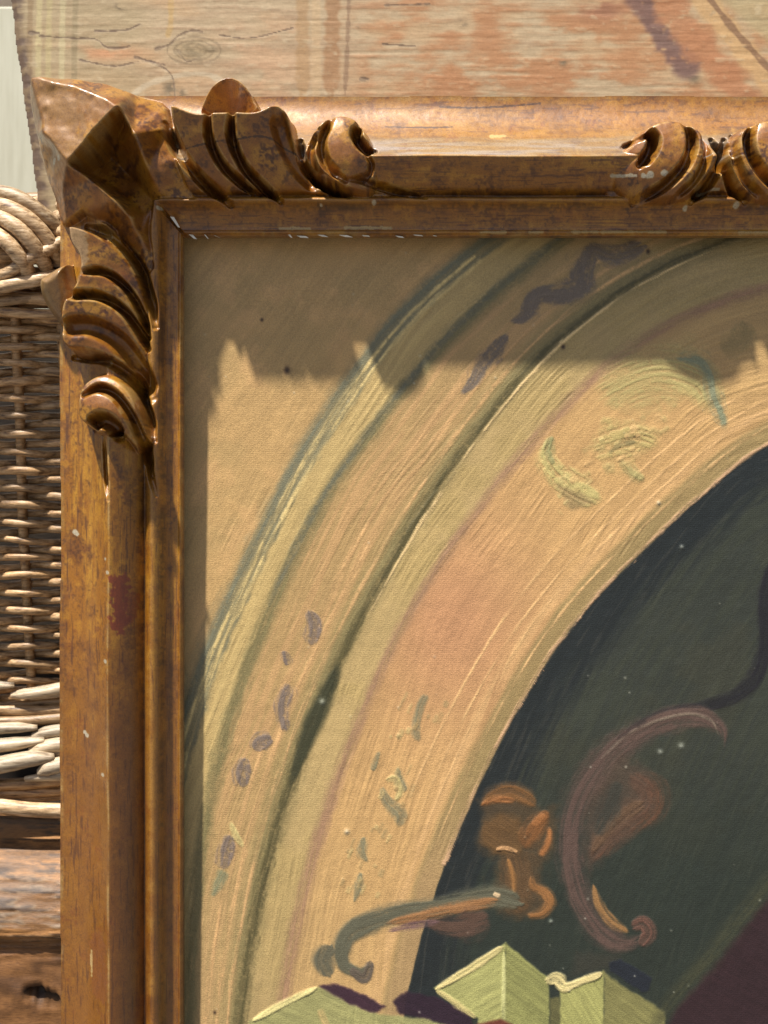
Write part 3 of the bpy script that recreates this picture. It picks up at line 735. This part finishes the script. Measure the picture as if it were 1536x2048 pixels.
# small green-grey touches lower in the band
for pts, ww in (([(852, 1385), (838, 1420), (832, 1460), (838, 1480)], [8, 8, 7, 8]), ([(795, 1532), (800, 1560), (812, 1580)], [5, 7, 8]), ([(762, 1570), (775, 1600), (800, 1625), (798, 1650)], [5, 10, 13, 9]),
                ([(728, 1670), (724, 1700), (735, 1720)], [6, 8, 5]), ([(722, 1740), (716, 1775), (708, 1800)], [5, 8, 4]), ([(758, 1500), (745, 1540)], [4, 6])):
    stroke(pts, ww, col(142, 134, 104), .5, .75, .4, .6, .5, 360+len(pts), .1)
stroke([(770, 1560), (790, 1555), (800, 1580), (790, 1600)], [5, 9, 9, 5], col(200, 180, 122), .5, .8, .4, 1.1, .4, 366, .1)
for k in range(40):
    t_ = rnd.uniform(0, 1); y = 1400+t_*420; x = 850-t_*150+rnd.uniform(-50, 50); l = rnd.uniform(8, 26)
    stroke([(x, y), (x+l*.45, y-l)], rnd.uniform(2, 5), rnd.choice([col(202, 178, 122), col(186, 156, 106), col(168, 146, 102)]), .7, .5, .4, rnd.uniform(.4, 1.2), .5, 370+k % 7, .2)
# dark interior: black line, bracket scroll, little gilt figure
stroke([(1225, 1478), (1290, 1440), (1350, 1418), (1420, 1408), (1480, 1384), (1512, 1345), (1526, 1290), (1524, 1200), (1540, 1120)], [6, 8, 8, 11, 14, 14, 12, 12, 12], col(36, 34, 38), .5, .85, .3, .3, .3, 380, .05)
mv = col(96, 76, 68)
stroke([(1445, 1490), (1440, 1455), (1400, 1432), (1340, 1436), (1280, 1462), (1225, 1502), (1180, 1552), (1150, 1612), (1138, 1680), (1146, 1750), (1168, 1812), (1206, 1862), (1250, 1882), (1284, 1866)],
       [10, 20, 24, 24, 26, 28, 28, 24, 21, 22, 23, 25, 27, 18], mv, .6, .85, .4, .5, .3, 381, .05)
stroke([(1435, 1470), (1418, 1438), (1375, 1426), (1310, 1440), (1250, 1470), (1195, 1520)], 3, col(128, 112, 98), .6, .6, .6, .6, .5, 382, .1)
stroke([(1258, 1545), (1292, 1580), (1288, 1610), (1250, 1640), (1205, 1680), (1178, 1722)], [16, 28, 28, 26, 20, 10], col(120, 76, 54), .8, .9, .5, .5, .3, 383, .1)
stroke([(1285, 1600), (1240, 1628), (1200, 1670), (1180, 1705)], [12, 16, 12, 5], col(156, 106, 62), .9, .95, .6, .6, .4, 384, .1)
stroke([(1184, 1765), (1196, 1805), (1222, 1840), (1256, 1860)], [5, 9, 10, 6], col(150, 112, 70), .5, .85, .5, .5, .3, 385, .1)
stroke([(1258, 1850), (1282, 1842), (1294, 1862), (1276, 1886)], [10, 14, 14, 10], col(110, 78, 66), .5, .9, .5, .9, .3, 386, .1)
fill([(958, 1600), (1000, 1580), (1050, 1584), (1082, 1620), (1106, 1612), (1110, 1660), (1096, 1712), (1070, 1740), (1080, 1770), (1104, 1796), (1092, 1826), (1040, 1834), (996, 1820), (986, 1790), (1004, 1750), (992, 1716), (956, 1690), (962, 1640)], col(88, 70, 48), 14, .8, 22, 411, .3)
gb = col(126, 88, 50); go = col(164, 108, 62)
fill([(1176, 1590), (1236, 1500), (1296, 1540), (1306, 1610), (1262, 1660), (1206, 1710), (1176, 1740), (1164, 1680)], col(86, 70, 58), 16, .75, 20, 413, .3)
stroke([(1236, 1560), (1216, 1610), (1190, 1670)], [14, 20, 10], col(62, 60, 52), .9, .7, .5, .2, .4, 387, .1)
stroke([(962, 1606), (985, 1588), (1020, 1580), (1052, 1594), (1070, 1612)], [8, 14, 16, 14, 8], gb, .85, .9, .4, .8, .3, 390, .1)
stroke([(960, 1608), (990, 1596), (1030, 1598)], [4, 6, 4], go, .85, .85, .5, .8, .4, 391, .1)
fill([(965, 1640), (1000, 1625), (1036, 1632), (1052, 1680), (1035, 1712), (985, 1705), (962, 1680)], col(112, 82, 48), 9, .9, 12, 412, .5)
stroke([(990, 1695), (1010, 1692), (1035, 1700)], 4, col(206, 158, 110), .5, .85, .5, 1.3, .4, 392, .1)
stroke([(1040, 1690), (1062, 1660), (1085, 1630), (1098, 1620)], [12, 16, 14, 7], col(132, 88, 50), .9, .9, .5, .7, .4, 393, .1)
stroke([(1064, 1650), (1090, 1626)], [6, 6], go, .85, .9, .4, .9, .4, 394, .15)
stroke([(1098, 1650), (1096, 1680), (1076, 1710)], [5, 8, 6], go, .85, .75, .4, .7, .4, 395, .15)
stroke([(1020, 1700), (1030, 1740), (1034, 1790), (1050, 1820)], [26, 34, 32, 22], col(98, 74, 48), .8, .85, .4, .4, .4, 396, .1)
stroke([(1014, 1712), (1024, 1750), (1026, 1786)], [4, 7, 5], col(164, 116, 66), .85, .85, .4, .8, .4, 397, .1)
stroke([(1062, 1745), (1066, 1768), (1088, 1780), (1098, 1800), (1082, 1822), (1050, 1826)], [6, 8, 10, 10, 8, 6], col(150, 104, 60), .85, .85, .5, .8, .4, 398, .1)
# arm running to the left and its curled end
stroke([(1040, 1800), (985, 1790), (930, 1800), (870, 1812), (800, 1822), (740, 1838), (700, 1862), (684, 1895), (690, 1925), (718, 1938), (738, 1925)], [32, 27, 24, 20, 18, 18, 20, 20, 18, 15, 12], col(100, 98, 80), .5, .95, .3, .8, .25, 399, .03)
stroke([(1000, 1796), (940, 1806), (880, 1818), (820, 1832), (770, 1842)], [10, 12, 12, 10, 6], col(156, 112, 72), .6, .85, .5, .7, .4, 401, .1)
stroke([(985, 1782), (1000, 1788)], 5, col(220, 190, 150), .5, .8, .4, 1.2, .4, 402, .2)
stroke([(980, 1830), (930, 1848), (890, 1850), (850, 1838)], [22, 24, 16, 8], col(92, 70, 58), .6, .85, .4, .4, .4, 403, .1)
stroke([(880, 1838), (820, 1846), (775, 1858)], [5, 7, 4], col(124, 94, 96), .6, .7, .4, .3, .4, 404, .1)
stroke([(664, 1886), (648, 1915), (660, 1946)], [14, 22, 14], col(104, 100, 82), .5, .9, .3, .4, .3, 405, .05)
stroke([(700, 1930), (730, 1950), (742, 1915)], [8, 10, 8], col(104, 92, 80), .5, .9, .4, .5, .3, 406, .1)
# violet-black shadows, the yellow-green folded paper shapes, dark violet corner
fill([(640, 1966), (670, 1960), (730, 1984), (772, 2006), (748, 2020), (690, 2002), (655, 1988)], col(60, 36, 52), 4, .95, 8, 420, .3)
fill([(784, 1996), (815, 1976), (880, 1990), (940, 2020), (950, 2060), (880, 2040), (800, 2020)], col(50, 32, 46), 4, .95, 8, 421, .3)
fill([(500, 2036), (560, 2004), (640, 1966), (700, 2002), (760, 2022), (850, 2030), (960, 2060), (960, 2200), (500, 2200)], col(166, 164, 108), 4, .95, 5, 422, .4, (.9, .4))
stroke([(508, 2034), (570, 2000), (636, 1968)], [6, 6, 5], col(232, 220, 152), .5, .9, .4, 1.5, .4, 430, .05)
stroke([(640, 2010), (660, 2060)], 6, col(200, 172, 116), .6, .6, .4, .6, .4, 431, .1)
fill([(868, 1970), (1010, 1880), (1006, 1970), (1000, 2200), (960, 2200), (955, 2030), (905, 1996)], col(180, 178, 112), 3, .97, 4, 423, .5, (.86, -.5))
fill([(1010, 1880), (1096, 1952), (1098, 2200), (1000, 2200), (1006, 1960)], col(152, 152, 92), 3, .97, 4, 424, .5, (.8, .6))
fill([(1118, 1966), (1204, 1936), (1206, 2200), (1112, 2200)], col(176, 174, 106), 3, .97, 4, 425, .5, (.5, .86))
fill([(1204, 1936), (1250, 1970), (1325, 2016), (1340, 2200), (1206, 2200)], col(146, 140, 86), 4, .9, 6, 426, .5, (.8, .6))
fill([(1098, 1990), (1118, 1985), (1114, 2200), (1096, 2200)], col(110, 106, 66), 3, .9, 4, 427)
stroke([(870, 1972), (940, 1930), (1004, 1888)], [6, 8, 7], col(222, 204, 142), .5, .85, .4, 1.3, .4, 432, .05)
stroke([(872, 1974), (910, 2000), (950, 2028)], 6, col(214, 198, 134), .5, .8, .4, 1.0, .4, 433, .05)
stroke([(1086, 1960), (1110, 1952), (1130, 1966), (1170, 1952), (1202, 1940)], [8, 14, 7, 7, 8], col(230, 212, 150), .4, .9, .3, 1.6, .4, 434, .05)
stroke([(1006, 1900), (1006, 2060)], 4, col(206, 204, 140), .6, .7, .5, .6, .4, 435, .05)
fill([(1320, 2060), (1352, 2006), (1420, 1930), (1536, 1786), (1800, 1480), (1800, 2260), (1300, 2260)], col(54, 34, 38), 9, .96, 8, 429)
stroke([(1310, 2040), (1345, 1990), (1420, 1905), (1536, 1762)], [14, 16, 18, 18], col(78, 76, 52), .95, .4, .4, .2, .3, 436, 0)
fill([(950, 2040), (1000, 2030), (1030, 2046), (1040, 2200), (940, 2200)], col(110, 50, 40), 4, .9, 6, 437)
fill([(1150, 1900), (1240, 1900), (1230, 1930), (1140, 1945)], col(70, 64, 54), 12, .5, 8, 438)
fill([(1214, 1918), (1238, 1912), (1300, 1950), (1294, 1974), (1280, 1978), (1218, 1936)], col(38, 42, 52), 3, .95, 5, 428, .5, (.8, .55))
# specks of dust and bare nicks
for k in range(55):
    x = rnd.uniform(375, 1536); y = rnd.uniform(490, 2045); r_ = rnd.uniform(1.2, 2.6)
    s = pwin([(x, y)], 8); m = np.exp(-((PX[s]-x)**2+(PY[s]-y)**2)/r_**2)
    K[s] = K[s]+(col(226, 222, 206)-K[s])*(m*rnd.uniform(.15, .6))[..., None]; REL[s] += m*.8
for x, y, r_ in ((1318, 1502, 5), (1360, 1490, 6), (1362, 1094, 4), (694, 1660, 5), (1100, 1838, 4), (1316, 1006, 4), (645, 1402, 6)):
    s = pwin([(x, y)], 14); m = np.exp(-((PX[s]-x)**2+(PY[s]-y)**2)/r_**2)
    K[s] = K[s]+(col(206, 210, 198)-K[s])*(m*.55)[..., None]; REL[s] += m*2.5
for x, y, r_ in ((574, 741, 6), (524, 640, 3), (1296, 503, 4), (1126, 694, 4), (432, 2018, 3)):
    s = pwin([(x, y)], 14); m = np.exp(-((PX[s]-x)**2+((PY[s]-y)*.8)**2)/r_**2)
    K[s] = K[s]+(col(52, 34, 26)-K[s])*(m*.9)[..., None]
lum = K.mean(-1, keepdims=True); K = (lum+(K-lum)*.97)*np.array([1.02, 1.005, .97])
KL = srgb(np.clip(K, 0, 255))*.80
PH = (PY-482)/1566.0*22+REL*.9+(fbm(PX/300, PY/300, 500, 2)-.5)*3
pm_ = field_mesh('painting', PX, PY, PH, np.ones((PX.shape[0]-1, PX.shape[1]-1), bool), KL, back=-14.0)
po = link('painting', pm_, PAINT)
tag(po, 'oil painting of a tan stone arch around a dark opening, inside the gilded frame', 'painting')

# ------------------------------------------------------------------ weathered painted board behind the frame, at the top
bh = -105.0
bx_ = np.arange(-40, 1960, 2.5); by_ = np.arange(-140, 520, 2.5)
BX, BY = np.meshgrid(bx_, by_)
kb = D/(D-bh)                       # measured position of each spot of the board in the picture plane
QX = (BX-CX)*kb+CX; QY = (BY-CY)*kb+CY
left = 20+QY*.135+(fbm(BX/60, BY/40, 600, 2)-.5)*4
bm_ = QX > left
grain = fbm(QX/150, QY/7, 604, 4); bl = fbm(QX/70, QY/38, 608, 4); bl2 = fbm(QX/22, QY/12, 612, 3)
BC = np.zeros(BX.shape+(3,)); BC[:] = col(192, 168, 132)
def bmx(c, m):
    global BC
    BC = BC+(np.asarray(c)-BC)*np.clip(m, 0, 1)[..., None]
bmx(col(176, 146, 112), sstep(.42, .7, grain)*.7); bmx(col(196, 158, 114), sstep(.45, .75, fbm(QX/160, QY/60, 616, 3))*.6)
bmx(col(172, 152, 112), sstep(330, 250, QX)*.5)
orange = col(182, 130, 86)
pt = bl*.6+grain*.25+bl2*.15
bmx(orange, sstep(.36, .64, pt)*sstep(640, 780, QX)*.9)
bmx(orange, sstep(.40, .58, pt)*np.exp(-((QY-60)/30)**2)*sstep(760, 880, QX)*.5)
bmx(orange, sstep(.38, .56, pt)*np.exp(-((QY-160)/34)**2)*sstep(760, 860, QX)*sstep(1300, 1200, QX)*.9)
bmx(col(204, 150, 106), sstep(.42, .58, bl)*np.exp(-((QY-106)/16)**2)*np.exp(-((QX-215)/70)**2))
bmx(col(206, 160, 120), sstep(.40, .6, bl)*np.exp(-((QX-540)/90)**2)*sstep(20, 60, QY)*.5)
def bline(pts, w_, c, a=.8, rag=.6, seed=620):
    P = catmull(pts, 6); r = w_*2+6
    s = (QX > P[:, 0].min()-r) & (QX < P[:, 0].max()+r) & (QY > P[:, 1].min()-r) & (QY < P[:, 1].max()+r)
    X, Y = QX[s], QY[s]
    d, sd, ar, L = line_field(X, Y, P)
    q = d/(w_*(1+rag*2*(fbm(ar/20, d*0+3, seed, 3)-.5)))
    m = sstep(1.2, .6, q)*a*sstep(.2, .5, fbm(X/16, Y/9, seed+1, 2)+.18)
    BC[s] += (np.asarray(c)-BC[s])*m[:, None]
bline([(604, -150), (606, 210)], 13, col(176, 138, 92), .65, .6); bline([(668, -150), (664, 100), (660, 210)], 15, col(164, 120, 78), .75, .7)
bline([(702, -150), (696, 60), (690, 190)], 4, col(126, 96, 70), .5, 1.0); bline([(632, -150), (632, 210)], 10, col(204, 172, 128), .6, .3)
for x, c in ((78, col(206, 190, 138)), (98, col(196, 178, 126)), (125, col(206, 192, 146)), (60, col(150, 122, 84)), (150, col(150, 132, 96))):
    bline([(x+8, -150), (x, 40), (x-2, 200)], 7, c, .65, .5, 630)
bline([(338, -150), (342, 30), (336, 70)], 6, col(196, 160, 100), .7, .6, 632)
bline([(250, 205), (290, 172), (350, 152), (410, 148), (440, 160)], 6, col(206, 188, 156), .8, .4, 634)
dk = col(92, 70, 52)
for pts, w_ in (([(312, 98), (340, 88), (356, 72), (384, 61), (404, 64)], 2.6), ([(60, 66), (78, 66)], 3), ([(80, 72), (140, 76), (190, 78), (212, 94), (240, 96), (260, 92)], 1.6), ([(160, 120), (230, 132), (290, 122), (340, 146), (350, 190)], 1.6),
                ([(190, 62), (250, 60), (280, 48)], 1.8), ([(270, 114), (330, 130)], 2), ([(356, 100), (372, 122), (392, 118)], 2), ([(765, 88), (830, 92)], 1.6), ([(770, 10), (860, 8)], 1.6), ([(440, 70), (500, 76), (585, 56)], 1.3), ([(722, 158), (736, 158)], 3)):
    bline(pts, w_*1.15, dk, .75, 1.0, 640); bline([(p[0]+1, p[1]+3) for p in pts], w_*1.2, col(206, 184, 150), .4, .8, 641)
for x, y, r_ in ((388, 100, 20), (420, 108, 16), (355, 98, 8), (340, 176, 14), (362, 186, 8), (714, 60, 6), (1126, 124, 8), (1388, 156, 12), (240, 15, 10), (925, 48, 8)):
    m = np.exp(-((QX-x)**2+(QY-y)**2)/r_**2); bmx(col(120, 104, 78), m*sstep(.42, .58, bl2)*.95)
for r_ in (9, 17, 26, 36):
    bline([(388+r_*1.5*math.cos(a_), 101+r_*.75*math.sin(a_)) for a_ in np.linspace(0, 6.28, 14)], 2.0, col(128, 108, 80), .55, .9, 642)
bmx(col(166, 146, 106), np.exp(-(((QX-388)/48)**2+((QY-100)/26)**2))*.5)
bline([(1250, -60), (1290, 20), (1330, 80), (1372, 128)], 24, col(112, 82, 76), .8, .6, 650)
bline([(1320, -30), (1370, 60), (1450, 150), (1500, 215)], 34, col(182, 124, 82), .8, .5, 652)
bline([(1375, -40), (1440, 40), (1510, 130), (1570, 215)], 24, col(204, 164, 112), .9, .3, 654)
bline([(1392, -40), (1460, 50), (1540, 140)], 7, col(134, 100, 70), .8, .5, 656)
bmx(col(184, 164, 120), sstep(0, 30, (QX-1420)*.78-(QY)*.9+0)*.8)
bmx(col(158, 108, 78), np.exp(-(((QX-1205)/50)**2+((QY-18)/22)**2))*sstep(.4, .55, bl)*.9)
bmx(col(214, 196, 160), sstep(.62, .74, bl2*.6+grain*.4)*.4)
# dark broken edge of the board
ed = QX-left
bmx(col(92, 70, 56), sstep(30, 10, ed+(bl2-.5)*26)*.85)
bmx(col(150, 126, 92), sstep(.5, .6, bl2)*sstep(30, 12, ed)*.6)
BH = bh+(grain-.5)*1.2+(bl2-.5)*.8-6*sstep(14, 0, ed)
cb = bm_[:-1, :-1] & bm_[1:, 1:] & bm_[1:, :-1] & bm_[:-1, 1:]
bo = link('painted_board', field_mesh('painted_board', BX, BY, BH, cb, srgb(np.clip(BC, 0, 255))*.84, back=-150), BOARD)
tag(bo, 'weathered wooden board with faded orange and beige paint behind the frame top', 'painted board')

# ------------------------------------------------------------------ wicker basket
def WP(x, y, h):
    (a, b_), = W([(x, y)], h); return (a, b_, h)
bk = empty('wicker_basket', w3(60, 1640, -300))
tag(bk, 'woven willow basket with braided rim, left of the frame, on old timber', 'basket')
def wall_h(y): return -130-(y-600)*.275           # the side leans back towards the foot
rows = []
y = 642.0
while y < 1418:
    rows.append(y); y += 17.6+rnd.uniform(-1.2, 1.2)
SPC = 92.0
for i, yy in enumerate(rows):
    pts = []; par = 1 if i % 2 else -1
    tilt = rnd.uniform(-.05, .01); ph = rnd.uniform(-5, 5); j0 = rnd.uniform(0, 6)
    sx_ = 30+(yy-640)*.042
    for k in range(-16, 30):
        x = sx_+k*SPC/4
        ha = wall_h(yy)+par*15*math.cos((x-sx_)/SPC*math.pi)+rnd.uniform(-1.5, 1.5)
        wobv = 5*par*math.sin((x-sx_)/SPC*math.pi)*.3+2.2*math.sin(x/37+j0)
        pts.append(WP(x, yy+tilt*(x-60)+wobv+rnd.uniform(-.8, .8), ha))
    r_ = rnd.uniform(7.6, 9.6)
    link('weaver', tube_mesh('weaver', pts, [r_*rnd.uniform(.9, 1.1) for _ in range(9)], 9, 3), WICK, bk)
for k in range(-4, 8):
    pts = [WP(30+k*SPC+(yy-640)*.042+rnd.uniform(-2, 2), yy, wall_h(yy)-1) for yy in np.linspace(600, 1460, 9)]
    link('stake', tube_mesh('stake', pts, [11, 11, 10.5], 8, 4), WICK, bk)
# thicker rods just below the rim
for yy, r_, dy in ((604, 12, -8), (622, 11, 6), (590, 13, 10)):
    link('rim_rod', tube_mesh('rim_rod', [WP(x, yy+dy*math.sin(x/70.0)+rnd.uniform(-2, 2), -112+6*math.sin(x/48+yy)) for x in range(-340, 640, 45)], [r_]*5, 10, 4), WICK, bk)
# braided rim: one plait, repeated along the edge
plait = [
 ([(-70, 395, -150), (-20, 384, -105), (30, 392, -85), (75, 420, -85), (112, 452, -98), (140, 490, -125)], 13),
 ([(-75, 418, -140), (-15, 408, -92), (35, 424, -72), (78, 458, -76), (108, 500, -92), (128, 540, -125)], 14),
 ([(-80, 440, -132), (-15, 432, -84), (30, 452, -62), (66, 490, -68), (90, 530, -90), (105, 566, -125)], 14),
 ([(-80, 468, -128), (-25, 462, -82), (14, 484, -62), (42, 518, -68), (58, 548, -90), (66, 575, -120)], 14),
 ([(-40, 560, -110), (10, 548, -82), (52, 522, -72), (96, 500, -80), (140, 472, -105), (180, 450, -140)], 11),
 ([(-60, 585, -100), (0, 575, -85), (40, 566, -80), (90, 556, -85), (140, 540, -110)], 12),
 ([(40, 408, -170), (80, 402, -150), (120, 393, -140), (165, 392, -150)], 9),
 ([(50, 424, -165), (95, 416, -145), (130, 412, -140), (170, 412, -150)], 8),
]
for yy, h_, r_ in ((600, -165, 24), (640, -170, 20), (430, -150, 22), (470, -142, 24), (512, -138, 24), (552, -134, 22), (405, -168, 16)):
    link('rim_rod', tube_mesh('rim_rod', [WP(x, yy+6*math.sin(x/50+yy), h_) for x in range(-340, 640, 40)], [r_]*5, 10, 3), WICK, bk)
for u in range(-2, 4):
    for pts, r_ in plait:
        p2 = [WP(x+u*168+rnd.uniform(-2, 2)*(u != 0), y_+rnd.uniform(-2, 2)*(u != 0), h_) for x, y_, h_ in pts]
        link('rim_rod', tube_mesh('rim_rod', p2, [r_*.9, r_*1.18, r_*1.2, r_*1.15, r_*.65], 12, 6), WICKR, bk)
# pale cut ends of the foot border
foot = [([(-190, 1400), (-60, 1376), (28, 1372)], 9, -285), ([(22, 1392), (70, 1388), (150, 1374), (260, 1366)], 11, -285),
        ([(-200, 1478), (-80, 1466), (10, 1458), (74, 1457)], 11, -262), ([(64, 1474), (110, 1464), (190, 1456), (300, 1440)], 12, -262),
        ([(-200, 1512), (-80, 1500), (0, 1493), (88, 1482)], 14, -246), ([(58, 1504), (100, 1494), (180, 1484), (300, 1470)], 14, -246),
        ([(-200, 1560), (-80, 1546), (0, 1532), (60, 1520), (108, 1516)], 17, -226), ([(76, 1548), (110, 1534), (190, 1520), (300, 1508)], 16, -226)]
for u in (0, 1, 2):
    for pts, r_, h_ in foot:
        p2 = [WP(x+u*250-(250 if u == 2 else 0)*2, y_-u*2, h_-(6 if u else 0)) for x, y_ in pts]
        link('foot_rod', tube_mesh('foot_rod', p2, [r_*.35, r_*.95, r_, r_, r_*.9, r_*.35], 12, 8), WICKP, bk)
for yy, r_, h_ in ((1420, 13, -300), (1440, 12, -292), (1566, 14, -262), (1584, 12, -268), (1598, 11, -275), (1410, 10, -310)):
    link('foot_rod', tube_mesh('foot_rod', [WP(x, yy+4*math.sin(x/60+yy)-.03*x, h_) for x in range(-320, 620, 60)], [r_]*4, 10, 4), WICK, bk)
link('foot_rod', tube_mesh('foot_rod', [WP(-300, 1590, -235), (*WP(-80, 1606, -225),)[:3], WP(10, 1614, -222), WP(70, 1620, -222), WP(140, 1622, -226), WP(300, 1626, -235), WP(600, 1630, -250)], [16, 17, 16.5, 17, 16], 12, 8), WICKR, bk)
# far side and floor of the basket, coloured near-black as shade behind the gaps
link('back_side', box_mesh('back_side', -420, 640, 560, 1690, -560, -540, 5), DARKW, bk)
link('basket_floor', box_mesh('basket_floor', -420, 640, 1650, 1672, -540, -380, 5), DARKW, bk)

# ------------------------------------------------------------------ old timber under the basket
tx = np.arange(-420, 760, 3.0)
pr = [(1962-300*math.cos(math.radians(f)), -410+300*math.sin(math.radians(f))) for f in (-30, -10, 5, 15, 25, 35, 45, 55, 63, 69)]
pr = np.array(pr+[(1880, -138), (1894, -146), (1930, -142), (2050, -126), (2200, -112), (2330, -104)], float)
pr = catmull([tuple(p) for p in pr], 9)
tv = np.concatenate([[0], np.cumsum(np.hypot(np.diff(pr[:, 0]), np.diff(pr[:, 1])))])
TU, TV = np.meshgrid(tx, tv)
py_ = np.interp(TV, tv, pr[:, 0]); ph_ = np.interp(TV, tv, pr[:, 1])
k2 = (D-(-160))/D
PYw = (py_-CY)*k2+CY; TXw = (TU-CX)*k2+CX
gr1 = fbm(TU/70, TV/6, 700, 4); gr2 = fbm(TU/90, TV/24, 704, 3); gr3 = fbm(TU/400, TV/60, 708, 2)
dis = (gr1-.5)*9+(gr2-.5)*7+(gr3-.5)*10
kn = np.sqrt(((TU-88)/34)**2+((py_-1984-(TU-88)*.18)/12)**2)+(fbm(TU/14, py_/9, 720, 3)-.5)*.9
dis = dis-26*sstep(1.15, .35, kn)+5*np.exp(-((kn-1.5)/.35)**2)
hh = ph_+dis
TC = np.zeros(TU.shape+(3,)); TC[:] = col(156, 112, 68)
def tm(c, m):
    global TC
    TC = TC+(np.asarray(c)-TC)*np.clip(m, 0, 1)[..., None]
tm(col(206, 148, 88), sstep(.42, .6, gr2)*sstep(1900, 1860, py_)); tm(col(172, 146, 118), sstep(.45, .6, gr1)*sstep(1740, 1780, py_)*sstep(1890, 1850, py_)*.9)  # greyish middle band: sky highlight put into the timber colour
tm(col(84, 60, 42), sstep(.56, .68, gr1)*.8); tm(col(176, 122, 72), sstep(1870, 1900, py_)*.7); tm(col(110, 76, 48), sstep(.5, .7, gr2)*sstep(1890, 1910, py_)*.7)
tm(col(48, 38, 32), sstep(1.25, .8, kn)*.7)
V = np.stack([(TXw-CX)*S, -hh*S, (CY-PYw-dis*0.4)*S+Z0], -1).reshape(-1, 3)
ny, nx = TU.shape
I = (np.arange(ny-1)[:, None]*nx+np.arange(nx-1)[None, :]).ravel()
Ft = np.stack([I, I+nx, I+nx+1, I+1], -1)
tmsh = np_mesh('timber_beam', V, Ft, srgb(np.clip(TC, 0, 255)).reshape(-1, 3)*.5)
to = link('timber_beam', tmsh, TIMBER)
tag(to, 'weathered rounded timber beam with a knot hole below the wicker basket', 'timber beam')
